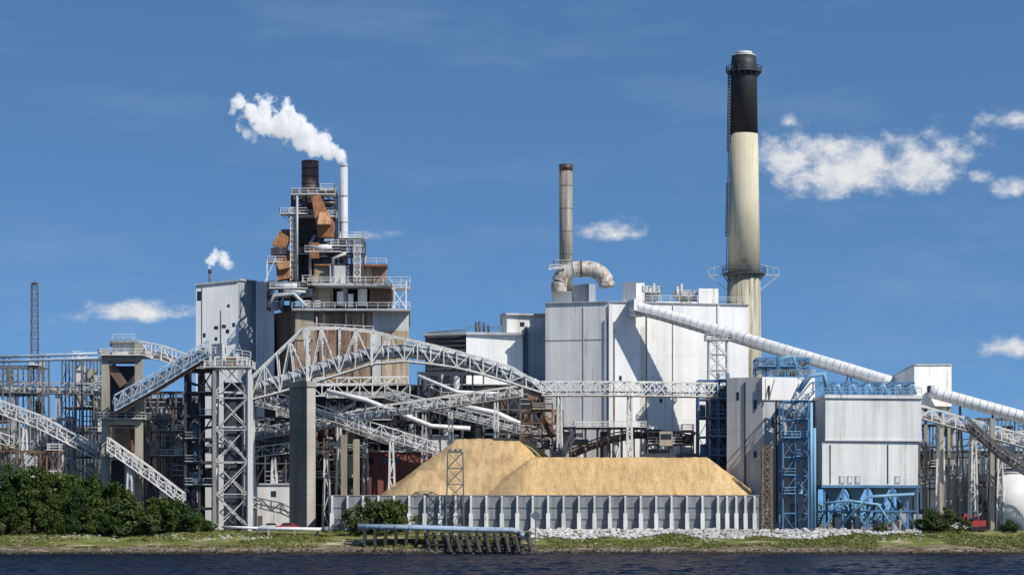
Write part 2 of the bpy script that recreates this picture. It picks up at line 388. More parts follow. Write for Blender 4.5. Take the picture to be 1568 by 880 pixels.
for i in range(21000):
    px=R(-20,1590); y=R(-15.5,-1.5); x=X(px,y)
    if rockzone(x,y) and R(0,1)<.9: continue
    if noise.noise(Vector((x*.06,y*.3,7)))<(-.15 if px>800 else -.03): continue
    z=gz(x,y)
    if z<1.1+.9*noise.noise(Vector((x*.08,1,1))): continue
    h=R(.15,.45)
    for k in range(3):
        a=R(0,6.28); w=R(.1,.22); dx,dy=math.cos(a)*w,math.sin(a)*w; o=len(vs); jx,jy=R(-.3,.3),R(-.3,.3)
        vs+=[(x+jx-dx,y+jy-dy,z-.05),(x+jx+dx,y+jy+dy,z-.05),(x+jx+R(-.2,.2),y+jy+R(-.2,.2),z+h)]; fs.append((o,o+1,o+2))
me=bpy.data.meshes.new('bank_grass'); me.from_pydata(vs,[],fs); me.materials.append(GRASS)
scene.collection.objects.link(bpy.data.objects.new('bank_grass',me))
b=B('old_timber_stakes'); b.use('stakes',TIMBER)
for i in range(46):
    px=random.choice((R(270,520),R(520,660),R(830,1150))); x=X(px,-17.5); y=shore(x)+R(.2,1.2); b.beam((x,y,-.3),(x+R(-.1,.1),y,R(.7,1.3)),.2)
b.done()
# ---------------------------------------------------------------- trees
def treemesh(name,seed,h,rad,low=.15,nclump=70,per=110,leaf=.24,mat=LEAF):
    rn=random.Random(seed); v=[];f=[];mi=[]
    tb=B('t'); tb.use('a',BARK)
    tb.tube([(0,0,-.5),(.1,.1,h*.25),(-.1,.1,h*.55),(0,0,h*.8)],.3,8,True,[.32,.24,.15,.05])
    cl=[]
    for i in range(nclump):
        a=rn.uniform(0,6.28); u=rn.random()**.5; zz=rn.uniform(low,1)
        prof=math.sin(math.pi*min(1,(zz*.75+.2)))**.7
        rr=rad*prof*u*rn.uniform(.75,1.2)
        c=Vector((math.cos(a)*rr,math.sin(a)*rr,h*zz*rn.uniform(.78,1.05))); cl.append(c)
        if i%6==0:
            st=Vector((0,0,h*rn.uniform(.15,.5))); tb.tube([st,st.lerp(c,.5)+Vector((0,0,.3)),c],.1,5,True,[.12,.07,.03])
    v,f=list(tb.parts['a'][0]),list(tb.parts['a'][1]); mi=[0]*len(f)
    for c in cl:
        cr=rn.uniform(.4,1.1)*rad*.19
        for k in range(per):
            d=Vector((rn.gauss(0,1),rn.gauss(0,1),rn.gauss(0,.8)))*cr*.6; p=c+d
            if p.z<.1: p.z=rn.uniform(.1,.8)
            a=Vector((rn.uniform(-1,1),rn.uniform(-1,1),rn.uniform(-1,1))).normalized(); bb=a.cross(Vector((rn.uniform(-1,1),rn.uniform(-1,1),rn.uniform(-1,1)))).normalized()
            s=leaf*rn.uniform(.6,1.3); o=len(v)
            v+=[tuple(p-a*s),tuple(p+bb*s*.6),tuple(p+a*s),tuple(p-bb*s*.6)]; f.append((o,o+1,o+2,o+3)); mi.append(1)
    me=bpy.data.meshes.new(name); me.from_pydata(v,[],f); me.materials.append(BARK); me.materials.append(mat)
    me.polygons.foreach_set('material_index',mi); me.update(); return me
TM=[treemesh('tree_a',1,10,4.6),treemesh('tree_b',2,9,5.0,mat=LEAF2),treemesh('tree_c',3,8,4.4)]
BM=[treemesh('bush_a',4,4.5,3.2,.05,60,90,.2),treemesh('bush_b',5,4,3.4,.05,60,90,.2,LEAF2),treemesh('bush_c',6,4,3.4,.05,50,90,.2,LEAF3)]
def plant(name,me,px,Y,s,sz=1):
    o=bpy.data.objects.new(name,me); o.location=(X(px,Y),Y,gz(X(px,Y),Y)-.1); o.scale=(s,s,s*sz); o.rotation_euler=(0,0,R(0,6.28)); scene.collection.objects.link(o)
for i,(px,Y,h) in enumerate([(-15,3,11.5),(25,0,12),(62,3,12.2),(100,1,11),(135,4,10.2),(165,1,9.2),(190,3,8),(8,-2,8),(50,-3,8.2),(90,-3,7),(125,-2,8)]):
    k=i%3; plant('tree',TM[k],px,Y,h/(10,9,8)[k]*1.0)
for i,(px,Y,h) in enumerate([(150,-4,4.8),(182,-3.5,5.2),(212,-2,6.6),(245,-2,6.2),(272,-2,5.4),(228,-4,3.6),(295,-2.5,3.6),(318,-2.5,2.0),(20,-5,4),(75,-5,3.5),(110,-5.5,3),(572,-3,6.4),(600,-2.6,6),(1425,-1,4),(1452,-1.5,4.4),(1440,-2,3),(1545,-1.5,2.2),(1350,-1.5,1.5)]):
    plant('bush',BM[i%3],px,Y,h/(4.5,4,4)[i%3])
rn=random.Random(9); vs=[];fs=[]
for i in range(26000):
    x=rn.uniform(-260,260); y=rn.uniform(300,330); top=G+7+5*noise.noise(Vector((x*.05,0,0)))+3*noise.noise(Vector((x*.2,0,1)))
    p=Vector((x,y,rn.uniform(G,top))); a=Vector((rn.uniform(-1,1),rn.uniform(-1,1),rn.uniform(-1,1)))*.9; c=Vector((rn.uniform(-1,1),rn.uniform(-1,1),rn.uniform(-1,1)))*.9
    o=len(vs); vs+=[tuple(p),tuple(p+a),tuple(p+c)]; fs.append((o,o+1,o+2))
me=bpy.data.meshes.new('distant_tree_line'); me.from_pydata(vs,[],fs); me.materials.append(LEAF2); scene.collection.objects.link(bpy.data.objects.new('distant_tree_line',me))
# ---------------------------------------------------------------- chip pile + wall
ztop=Z(759,0)
def mesa(x,y,x0,x1,y0,y1,top,sl=.74):
    dx=max(x0-x,0,x-x1); dy=max(y0-y,0,y-y1); return top-sl*math.hypot(dx,dy)
def pile(x,y):
    jag=1.1*noise.noise(Vector((x*.18,y*.18,0)))+.35*noise.noise(Vector((x*.7,y*.7,3)))
    a=mesa(x,y,X(815,10),X(1082,12),10.6,24,Z(700,11))+ .15*jag
    c=mesa(x,y,X(700,24),X(790,24),21,26,Z(671,22)-.05*abs(x-X(760,24))*.3)+.6*jag
    d=mesa(x,y,X(640,14),X(660,14),10,16,Z(722,12))+.5*jag
    e=mesa(x,y,X(770,20),X(812,20),22,26,Z(669,22))+.5*jag-1
    return max(a,c,d,e,ztop-2.2)+.07*noise.noise(Vector((x*2.5,y*2.5,0)))+.14*noise.noise(Vector((x*1.1,y*.3,8)))
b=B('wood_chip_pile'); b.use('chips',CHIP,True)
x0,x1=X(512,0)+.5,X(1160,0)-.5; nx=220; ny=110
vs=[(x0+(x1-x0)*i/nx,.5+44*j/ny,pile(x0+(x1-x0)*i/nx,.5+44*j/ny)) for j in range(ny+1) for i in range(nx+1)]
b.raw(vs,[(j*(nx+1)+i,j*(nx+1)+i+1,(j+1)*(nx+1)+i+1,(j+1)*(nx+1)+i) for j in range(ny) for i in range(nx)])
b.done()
b=B('retaining_wall'); b.use('wall_panels',WALLM)
xa,xb=X(505,0),X(1162,0)
b.box(xa,xb,0,.4,G-.6,ztop); b.box(xa,xa+.4,.4,45,G-.6,ztop); b.box(xb-.4,xb,.4,45,G-.6,ztop)
b.use('buttresses',CONCL)
x=xa+.3
while x<xb:
    b.prism([(x,-.9),(x+.36,-.9),(x+.36,-.003),(x,-.003)],G-.6,0,tz=[ztop-.2,ztop-.2,ztop+.05,ztop+.05]); x+=1.75 if x>X(1080,0) else 2.95
b.use('buttress_feet',CONCL)
x=xa+.3
while x<xb:
    b.prism([(x-.2,-1.4),(x+.56,-1.4),(x+.56,-.91),(x-.2,-.91)],G-.6,0,tz=[G+.3,G+.3,G+3.4,G+3.4]); x+=1.75 if x>X(1080,0) else 2.95
b.use('capping_beam',CONCG); b.box(xa-.1,xb+.1,-.12,.5,ztop+.02,ztop+.22)
b.use('wale_beams',MID)
for z in (G+2.2,G+4.4): b.box(xa,xb,-.12,-.005,z,z+.12)
b.done()
# ---------------------------------------------------------------- boiler house (left centre)
b=B('turbine_building')
def onwall(px0,px1,py0,py1,A,Bp,off=.06):
    ax,ay=X(A[0],A[1]),A[1]; bx,by=X(Bp[0],Bp[1]),Bp[1]
    def hit(px):
        lo,hi=0,1
        for _ in range(40):
            m=(lo+hi)/2; xx=ax+(bx-ax)*m; yy=ay+(by-ay)*m
            if 784+xx/K(yy)<px: lo=m
            else: hi=m
        return ax+(bx-ax)*lo,ay+(by-ay)*lo
    p,q=hit(px0),hit(px1); nx,ny=(q[1]-p[1]),-(q[0]-p[0]); L=math.hypot(nx,ny); nx/=L; ny/=L
    z0=Z(py1,p[1]); z1=Z(py0,p[1])
    b.prism([(p[0]+nx*off,p[1]+ny*off),(q[0]+nx*off,q[1]+ny*off),(q[0]-nx*.3,q[1]-ny*.3),(p[0]-nx*.3,p[1]-ny*.3)],z0,z1)
zt=Z(430,66); zl=Z(437,68)
b.use('walls',WHITE); b.prism([(X(300,67.5),67.5),(X(365,66),66),(X(365.2,112),112),(X(300,112),112)],G-.1,0,tz=[zl,zt,zt,zl])
b.use('corrugated_wall',GREYCL); b.pfp([(365.4,66),(392,71),(392,112),(365.4,112)],None,429,66)
b.use('side_bay',WHITE2); b.pfp([(392.3,69.5),(420,66),(420,112),(392.3,112)],None,429,66)
b.use('roof_edge',GALV); b.beam((X(299,67.5),67.3,zl+.1),(X(365.5,66),65.8,zt+.1),.4); b.beam((X(365.5,66),65.8,zt+.3),(X(393,71),70.8,zt+.3),.4)
b.use('windows',GLASS)
WA,WBp=(300,67.5),(365,66)
for r in [(302,308,446,460),(328,334,499,504),(340,346,497,502),(346,351,504,510),(311,315,510,516),(356,360,494,500),(329,333,516,521),(348,352,466,470)]: onwall(*r,WA,WBp)
b.use('wall_pipes',MID)
for r in [(309,309.7,440,540),(338,338.7,475,540)]: onwall(*r,WA,WBp,.12)
b.done()
b=B('boiler_house')
b.use('rusty_lower_walls',RUSTD); b.pfp([(400,74),(451,58),(451,105),(400,105)],None,474,58)
b.use('tan_front_wall',TAN); b.pfp([(451.2,58),(570,60),(570,105),(451.2,105)],586,473,58)
b.use('tan_front_upper_panel',TAN2); b.pfp([(452,57.8),(480,58.2),(480,60),(452,60)],520,476,58)
b.use('grey_front_wall',GREYP); b.pfp([(570.2,59.6),(626,62),(626,105),(570.2,105)],586,473,58)
b.use('grey_wall_patches',TAN2); b.pfp([(585,60),(626.3,61.8),(626.3,63),(585,63)],586,505,60)
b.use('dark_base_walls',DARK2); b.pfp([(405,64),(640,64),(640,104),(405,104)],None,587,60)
b.use('second_tier_panels',TAN2)
b.pfp([(481,64),(510,65),(510,95),(481,95)],472,437,60)
b.use('second_tier_rusty_panels',RUSTD); b.pfp([(566,64),(600,66),(600,95),(566,95)],472,438,60)
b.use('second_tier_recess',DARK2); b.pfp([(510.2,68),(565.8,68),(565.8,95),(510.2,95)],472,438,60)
b.use('second_tier_white_units',WHITE2)
for a,c,d,e in ((516,526,446,466),(548,562,442,468),(533,541,450,470)): b.pfp([(a,64),(c,64),(c,67),(a,67)],e,d,64)
b.use('upper_tier_panels',TAN2); b.pfp([(481,62),(592,66),(592,95),(481,95)],432,405,62)
b.use('upper_tier_rust_panel',RUSTL); b.pfp([(572,65),(592.2,65.8),(592.2,67),(572,67)],432,410,63)
b.use('upper_tier_grey_unit',GREYP); b.pfp([(505,60),(535,61),(535,63),(505,63)],434,407,61)
b.use('roof_slabs',GALV)
b.pfp([(478,58.5),(604,60),(604,97),(478,97)],436.5,433,58.5)
b.pfp([(447,56.5),(628,57),(628,100),(447,100)],475,472,56.5)
b.use('ledge',RUST); b.pfp([(480,61.5),(594,62),(594,70),(480,70)],406.5,404,61.5)
b.use('stair_and_rail_steel',WBAR)
b.rail([P(447,471.5,57),P(628,471.5,57)],.11,1.2,2.2)
b.rail([P(604,471,60),P(628,471,60)],.11,1.2,2)
b.rail([P(478,433,59),P(628,433,59)],.11,1.3,1.8)
b.rail([P(481,404,63),P(592,404,64)],.1,1.2,2)
b.platform(X(600,60),X(626,60),59,66,Z(440,60),.13)
b.beam(P(604,472,59),P(604,440,59),.3); b.beam(P(622,475,59),P(622,430,59),.3); b.beam(P(600,440,59),P(622,472,59),.22); b.beam(P(596,425,59),P(604,440,59),.2)
b.beam(P(600,472,58.6),P(622,445,58.6),.5,.15)
b.use('wall_pipes',MID)
for px in (497,530,556): b.beam(P(px,586,57.4),P(px,476,57.4),.25)
b.use('base_trusses',WBAR)
for (x0,y0,x1,y1,h) in ((455,606,628,606,2.6),(480,590,625,588,1.6)):
    bt=path([(x0,y0,57),(x1,y1,57)],2.6); b.truss(bt,[p+Vector((0,0,h)) for p in bt],2,.2)
b.done()
b=B('boiler_steel_tower')
s2=math.pi/4
frame('x',447,512,292,66,9,3,2,7,DARK,.42,3,430,equip=(RUSTL,MID,DARK,RUSTD),fill=.5,br=.8,b=b,close=False)
frame('x',410,480,432,60,9,4,2,2,DARK,.38,5,474,equip=(GALV,WHITE2,MID,DARK),fill=.9,br=.5,b=b,close=False)
frame('x',520,556,366,61,7,2,1,3,WBAR,.30,6,432,equip=(GALV,WHITE2),fill=.3,br=1,b=b,close=False)
frame('x',483,520,372,62,8,2,1,3,DARK,.36,8,405,equip=(GALV,RUSTL),fill=.5,br=.7,b=b,close=False)
b.use('dark_inner_casing',RUSTD); b.box(X(458,70),X(482,70),68,74,Z(434,70),Z(330,70)); b.box(X(440,72),X(500,72),72,80,Z(434,70),Z(385,70))
b.use('rust_duct',RUST)
b.tube([P(484,300,62),P(490,322,62),P(499,345,62),P(499,364,62)],1,4,True,[1.3,1.9,2.7,2.2],s2)
b.tube([P(482,372,61),P(482,396,61)],1.4,4,True,None,s2)
b.use('duct_hopper',paint('pale_orange_lagging',(.66,.36,.18),.35,.3,(.3,.12,.05))); b.tube([P(497,326,60.2),P(497,345,60)],1,4,True,[1.4,2.1],s2); b.tube([P(434,402,62.5),P(436,412,62.5)],1,4,True,[2.0,1.7],s2)
b.use('left_rust_duct',RUST)
b.tube([P(437,360,64),P(427,380,64)],1,4,True,[1.8,2.3],s2); b.tube([P(430,392,64),P(437,428,64)],1,4,True,[1.5,2.4],s2)
b.use('left_dark_duct',RUSTD); b.tube([P(438,352,65),P(438,366,65)],1.5,4,True,None,s2); b.tube([P(444,384,65),P(441,405,65)],1.9,4,True,None,s2)
b.use('duct_seams',DARK)
b.tube([P(427.5,380,64),P(428,391,64)],2.4,4,True,None,s2)
b.use('outrigger_platforms',WBAR)
for a,c,d,Y in ((428,470,326,62),(445,512,296,63),(505,556,375,60),(466,522,384,60),(408,436,400,61),(470,520,434,59),(412,470,440,58),(440,515,330,63)):
    b.platform(X(a,Y),X(c,Y),Y,Y+4,Z(d,Y),.11)
b.beam(P(447,345,63),P(430,326,63),.2)
b.use('cable_ladder',WBAR)
b.lattice(X(449,63),63,Z(430,63),Z(318,63),1.1,1.1,14,.12)
b.lattice(X(547,60),60,Z(432,60),Z(375,60),1.3,1.3,6,.14)
b.use('drum',WHITE2,True); b.tube([P(476,379,60.5),P(508,378,60.5)],.6,14); b.tube([P(418,438,58.5),P(455,437,58.5)],.55,12)
b.use('silver_pipes',GALV,True)
b.tube([P(412,470,58),P(420,452,58),P(450,450,58),P(470,470,58)],.45,10); b.tube([P(430,470,58),P(436,445,58),P(468,447,58)],.35,10)
b.tube([P(455,430,62),P(455,300,62)],.25,8); b.tube([P(475,430,62),P(475,372,62),P(483,360,62)],.35,8); b.tube([P(510,430,60),P(510,395,60),P(530,388,60)],.35,8)
b.use('corner_post',WBAR); b.beam(P(409,432,61),P(409,396,61),.25); b.beam(P(405,432,61),P(422,396,61),.15)
b.done()
b=B('boiler_exhaust_stack'); b.use('shell',STACKD,True)
b.cyl(X(475,70),70,Z(470,70),Z(247,70),1.9,1.9); b.use('rings',STACKD,True)
for py in (247.5,258,270,282,291): b.cyl(X(475,70),70,Z(py+.5,70),Z(py-.5,70),1.97)
b.use('liner',DARK2); b.cyl(X(475,70),70,Z(247,70),Z(246.4,70),1.7)
b.done()
b=B('white_exhaust_stack'); b.use('shell',paint('weathered_stack_paint',(.50,.51,.53),.3,.15,(.35,.28,.2)),True); b.cyl(X(526.5,66),66,Z(470,66),Z(253,66),.96,.90,24)
b.use('rings',GALV,True)
for py in (254,300,340,368): b.cyl(X(526.5,66),66,Z(py+.8,66),Z(py-.8,66),1.04,1.04,24)
b.done()
b=B('vent_stack'); b.use('shell',MID,True); b.cyl(X(321.5,80),80,Z(440,80),Z(413,80),.3,.3,12); b.use('cowl',DARK,True); b.cyl(X(321.5,80),80,Z(418,80),Z(412.4,80),.4,.4,12); b.done()
# ---------------------------------------------------------------- centre annex
b=B('annex_building')
b.use('white_walls',WHITE); b.pfp([(714,66),(800,68),(800,100),(714,100)],None,509,66)
b.use('dark_louvre_block',DARK2); b.pfp([(651,70),(713.8,67),(713.8,100),(651,100)],None,511,67)
b.use('grey_recess',GREYCL); b.pfp([(800.2,70),(836,70),(836,100),(800.2,100)],None,509,70)
b.use('upper_block',WHITE2); b.pfp([(768,72),(776,70),(836,72),(836,96),(768,96)],509,481,70)
b.use('roof_lips',GALV); b.pfp([(766,71.5),(775,69.3),(838,71),(838,97),(766,97)],482,479,69.3); b.pfp([(649,69),(714,65.5),(802,67),(802,72),(649,73)],512,508,65.5)
b.use('louvres',MID)
for i in range(8): b.beam(P(653,516+i*7,66.3),P(712,514.5+i*7,66.3),.3,.12)
b.use('door_openings',GLASS); b.pfp([(796,66.8),(803,66.8),(803,67.5),(796,67.5)],500,493,67); b.pfp([(804,69.3),(808,69.3),(808,71),(804,71)],575,500,69.5)
b.use('vent_pipes',DARK,True)
for px,t in ((729,493),(734,492),(741,494),(748,498)): b.cyl(X(px,80),80,Z(512,80),Z(t,80),.28,.28,10)
b.use('roof_pipes',MID); b.beam(P(655,509,64.8),P(714,505,64.8),.3); b.rail([P(716,508,67),P(766,508,67)],.12,1.1,2)
b.done()
# ---------------------------------------------------------------- powerhouse
b=B('powerhouse')
b.use('side_walls',WHITE2); b.pfp([(835,60.5),(930,57),(931,100),(835,100)],None,462,57)
b.use('front_walls',WHITE); b.pfp([(931.3,57),(1146,64),(1146,100),(931.3,100)],None,463,57)
b.use('roof_blocks',WHITE)
b.pfp([(845,70),(876,66),(876,85),(845,85)],466,445,66); b.pfp([(953,60),(974,58),(974,75),(953,75)],464,431,58)
b.pfp([(1070,62.5),(1100,63.2),(1100,85),(1070,85)],466,441,62); b.pfp([(1005,61),(1068,62.2),(1068,85),(1005,85)],466,461,61)
b.pfp([(974.2,60),(987,60),(987,75),(974.2,75)],464,433,60)
b.use('grey_roof_blocks',GREYCL); b.pfp([(876.3,67),(902,63),(912,65),(912,85),(876.3,85)],466,434,63)
b.pfp([(1040,64),(1068,64.5),(1068,80),(1040,80)],462,444,64)
b.use('parapet_cap',GALV); b.prism([(X(834,60.5),60.1),(X(930,57),56.6),(X(1147,64),63.6),(X(1147,64),64.4),(X(930,57),57.4),(X(834,60.5),60.9)],Z(462.5,57),Z(461,57))
b.use('roof_pipes',GALV,True)
for px in (990,995,1001,1008,1037,1043): 
    b.cyl(X(px,62),62,Z(463,62),Z(436+R(-3,6),62),.35,.35,10)
b.use('roof_rails',WBAR); b.rail([P(985,461,59),P(1068,461,61)],.12,1.2,2); b.platform(X(984,60),X(1012,60),60,66,Z(446,60),.12); b.platform(X(1034,61),X(1060,61),61,66,Z(452,61),.12)
b.rail([P(1100,462,63.2),P(1144,462,63.7)],.1,1,2.2)
b.use('wall_fittings',GREYCL)
A,C=(835,60.5),(930,57); onwall(925,927,490,690,A,C,.3); onwall(893,893.8,470,690,A,C,.15)
b.use('wall_flashing',GREYP); onwall(836,930,520,521.5,A,C,.1)
A,C=(931.3,57),(1146,64)
b.use('downpipes',MID)
for r in [(940,941,492,665),(989.5,990.2,465,690)]: onwall(*r,A,C,.3)
b.use('pilasters',WHITE2)
onwall(931.5,937,466,690,A,C,.5)
for r in [(1098,1101,465,690),(1030,1031,465,690)]: onwall(*r,A,C,.25)
b.use('windows',GLASS)
for r in [(948,952,575,582),(1010,1014,610,616)]: onwall(*r,A,C,.05)
b.use('rust_stains',paint('stained_white_cladding',(.70,.66,.56),.2,.3,(.6,.52,.36),seam=(4.5,14,.035)))
onwall(981,988.5,500,690,A,C,.02)
b.done()
b=B('exhaust_duct'); b.use('duct',paint('stained_duct_steel',(.58,.55,.49),.3,.45,(.24,.15,.09),streak=.8,vs=.5),True)
arc=[(856,448),(856,438),(857,430),(861,422),(868,416),(878,412.5),(890,411.5),(902,411.5),(912,414),(921,420),(928,429),(930,440)]
fine=[]
for i in range(len(arc)-1):
    for t in range(3): fine.append((arc[i][0]+(arc[i+1][0]-arc[i][0])*t/3,arc[i][1]+(arc[i+1][1]-arc[i][1])*t/3))
fine.append(arc[-1])
b.tube([P(x,y,68) for x,y in fine],1.75,22); b.use('flanges',GALV,True)
for i in (2,5,9):
    p=P(*arc[i],68); q=(P(*arc[i+1],68)-P(*arc[i-1],68)).normalized()*.1; b.tube([p-q,p+q],1.86,18)
b.use('dark_flange',DARK,True); p=P(*arc[6],68); q=Vector((.12,0,0)); b.tube([p-q,p+q],1.9,18)
b.use('bracing',WBAR); b.rail([P(842,412,66),P(864,412,66)],.12,1); b.beam(P(840,412,66),P(866,408,66),.3); b.done()
b=B('steel_stack'); b.use('shell',STK,True); b.cyl(X(866.5,76),76,Z(470,76),Z(262,76),1.5,1.5)
b.use('sooty_top',STACKD,True); b.cyl(X(866.5,76),76,Z(261.9,76),Z(252,76),1.56,1.56)
b.use('ladder',MID)
for d in (-.25,.25): b.beam((X(866.5,76)-1.2+d,74.6,Z(410,76)),(X(866.5,76)-1.2+d,74.6,Z(255,76)),.1)
b.use('collar_platform',GALV); b.platform(X(848,76),X(876,76),74.2,78,Z(407,76),.12)
b.use('bands',DARK,True)
for py in (285,320,355,390): b.cyl(X(866.5,76),76,Z(py+.4,76),Z(py-.4,76),1.54)
b.done()
# ---------------------------------------------------------------- tall chimney
YC=90; cx=X(1139,YC); k=K(YC)
def cr(py): return (19.5+ (py-85)*(27-19.5)/460)*k
b=B('tall_chimney'); b.use('sooted_lower_shaft',CREAML,True); b.tube([(cx,YC,G-.2),(cx,YC,Z(545,YC)),(cx,YC,Z(421,YC))],1,48,True,[cr(798),cr(545),cr(421)])
b.use('cream_shaft',CREAM,True); b.tube([(cx,YC,Z(421,YC)+.002),(cx,YC,Z(206,YC))],1,48,True,[cr(421),cr(206)])
b.use('black_shaft',BLACKP,True); b.tube([(cx,YC,Z(206,YC)+.003),(cx,YC,Z(100,YC)),(cx,YC,Z(87,YC))],1,48,True,[cr(206),cr(100),cr(100)*.93])
b.use('cap_rim',GREYP,True); b.cyl(cx,YC,Z(87,YC),Z(85.5,YC),cr(87)*.96,None,40); b.use('flue',GREYP,True); b.cyl(cx,YC,Z(85.5,YC),Z(80,YC),cr(87)*.72,cr(87)*.66,32)
def ringplat(py,r,h,mat,bar=.16,nb=20,bracket=0,deck=GALV):
    z=Z(py,YC); b.use('platform_decks',deck)
    ri=cr(py)+.02; N=28; vs=[];fs=[]
    for zz in (z-.25,z):
        for rr in (ri,r):
            for i in range(N): vs.append((cx+rr*math.cos(6.2832*i/N),YC+rr*math.sin(6.2832*i/N),zz))
    for i in range(N):
        j=(i+1)%N; fs+=[(i,j,N+j,N+i),(2*N+i,3*N+i,3*N+j,2*N+j),(N+i,N+j,3*N+j,3*N+i)]
    b.raw(vs,fs); b.use('platform_rails',mat)
    for i in range(nb):
        a=6.2832*i/nb; c=6.2832*(i+1)/nb; p=Vector((cx+r*math.cos(a),YC+r*math.sin(a),z)); q=Vector((cx+r*math.cos(c),YC+r*math.sin(c),z))
        b.beam(p,p+Vector((0,0,h)),bar)
        for t in (.5,1): b.beam(p+Vector((0,0,h*t)),q+Vector((0,0,h*t)),bar*.8)
        if bracket: b.beam(p,Vector((cx+ri*math.cos(a),YC+ri*math.sin(a),z-bracket)),bar)
ringplat(110,27*k,1.1,DARK,.15,16,1.4,DARK); ringplat(419,33*k,1.4,MID,.12,14,1.8)
b.use('platform_outriggers',GALV)
for sg in (-1,1):
    p0=Vector((cx+sg*cr(419),YC,Z(421,YC))); p1=P(1139+sg*54,421,YC); b.beam(p0,p1,.25); b.beam(Vector((cx+sg*cr(440),YC,Z(444,YC))),p1,.2)
    b.beam(p0+Vector((0,0,2.4)),p1+Vector((0,0,1.4)),.15); b.beam(p1,p1+Vector((0,0,1.5)),.15)
    for t in (.4,.7): m=p0.lerp(p1,t); b.beam(m,m+Vector((0,0,2)),.13)
b.use('ladder_cage',DARK)
def lad(pa,pb):
    n=int((pb-pa)/5)
    for i in range(n+1):
        py=pa+(pb-pa)*i/n; x=cx-cr(py)-.55; z=Z(py,YC)
        for dy in (-.4,.4): b.beam((x+.5,YC-1+dy,z),(x-.1,YC-1+dy,z),.12)
        b.beam((x-.1,YC-1.4,z),(x-.1,YC-.6,z),.12)
    for dy in (-.4,.4): b.beam((cx-cr(pa)-.65,YC-1+dy,Z(pa,YC)),(cx-cr(pb)-.65,YC-1+dy,Z(pb,YC)),.14)
lad(115,205); lad(282,362); lad(206,232)
b.use('thin_ladder',MID); b.beam((cx-cr(112)-.35,YC-1,Z(112,YC)),(cx-cr(415)-.35,YC-1,Z(415,YC)),.18)
b.use('hatch',RUSTD); b.box(cx-.7,cx+.1,YC-cr(402)-.1,YC,Z(406,YC),Z(398,YC))
b.done()
# ---------------------------------------------------------------- tube conveyor
b=B('tube_conveyor')
tp=[P(966,468,56),P(1010,479,54),P(1100,506,50),P(1215,540,43),P(1300,565,38),P(1366,585,34)]
pts=[]
for a,c in zip(tp,tp[1:]):
    n=max(2,int((c-a).length/1.5)); pts+=[a.lerp(c,i/n) for i in range(n)]
pts.append(tp[-1])
b.use('tube',TUBEW,True); b.tube(pts,1.22,18)
b.use('bands',GALV,True)
for i in range(1,len(pts)-1):
    d=(pts[i+1]-pts[i-1]).normalized()*.07; b.tube([pts[i]-d,pts[i]+d],1.29,18)
b.use('walkway',WBAR)
dn=Vector((0,-1.6,-.9))
for p,q in zip(pts,pts[1:]): b.beam(p+dn,q+dn,.9,.1)
b.use('under_chord',GALV)
for p,q in zip(pts,pts[1:]): b.beam(p+Vector((0,0,-1.45)),q+Vector((0,0,-1.45)),.35,.3)
b.use('end_housing',WHITE2); b.pfp([(962,58),(971,54),(984,55),(984,57.2),(962,58.5)],484,458,55)
b.use('support_legs',MID)
for px,py,Y in ((1238,551,41),(1300,569,38),(1345,582,35)):
    for s in (-1,1): b.beam(P(px,py,Y),(X(px,Y)+s*1.4,Y,Z(610,Y)),.25)
b.done()
b=B('lattice_support_tower'); b.use('lattice',WBAR); b.lattice(X(1099,49),49,Z(640,49),Z(518,49),4.1,3.8,5,.22); b.use('lower_legs',MID); b.lattice(X(1099,49),49,G-.2,Z(640,49),4.1,4.1,6,.3)
b.use('platform',WBAR); b.platform(X(1080,49),X(1118,49),46.5,51.5,Z(520,49),.12); b.done()
b=B('transfer_house')
fp=[(1368,34),(1400,26),(1457,30),(1457,44),(1368,44)]; zt=Z(560,28)
b.use('walls',WHITE); b.prism([(X(a,c),c) for a,c in fp],Z(622,30),0,tz=[zt-1.7,zt,zt+.3,zt+.3,zt-1.7])
b.use('roof_trim',GALV); b.beam(Vector((X(1400,26),25.9,zt+.1)),Vector((X(1457,30),29.9,zt+.4)),.3); b.beam(Vector((X(1368,34),33.9,zt-1.6)),Vector((X(1400,26),25.9,zt+.1)),.3)
b.use('opening',GLASS); b.box(X(1421,27),X(1431,27),27.2,29,Z(600,27),Z(590,27))
b.use('legs',CONC)
for px in (1376,1415,1450):
    for y in (32,42): b.beam((X(px,34),y,G-.2),(X(px,34),y,Z(622,30)),.6)
b.use('braces',MID)
for px,qx in ((1376,1415),(1450,1415)):
    for a,c in ((640,690),(690,740)): b.beam((X(px,34),32,Z(a,32)),(X(qx,34),32,Z(c,32)),.22)
b.done()
b=B('tube_conveyor')
tp=[P(1424,599,26),P(1500,620,24),P(1620,653,22)]; pts=[]
for a,c in zip(tp,tp[1:]):
    n=int((c-a).length/1.4); pts+=[a.lerp(c,i/n) for i in range(n)]
b.use('tube',TUBEW,True); b.tube(pts,1.25,18); b.use('bands',GALV,True)
for i in range(1,len(pts)-1):
    d=(pts[i+1]-pts[i-1]).normalized()*.07; b.tube([pts[i]-d,pts[i]+d],1.32,18)
b.use('support_legs',MID)
for px,py,Y in ((1470,615,25),(1520,630,24)):
    for s in (-1,1): b.beam(P(px,py,Y),(X(px,Y)+s*1.2,Y,G),.3)
b.done()
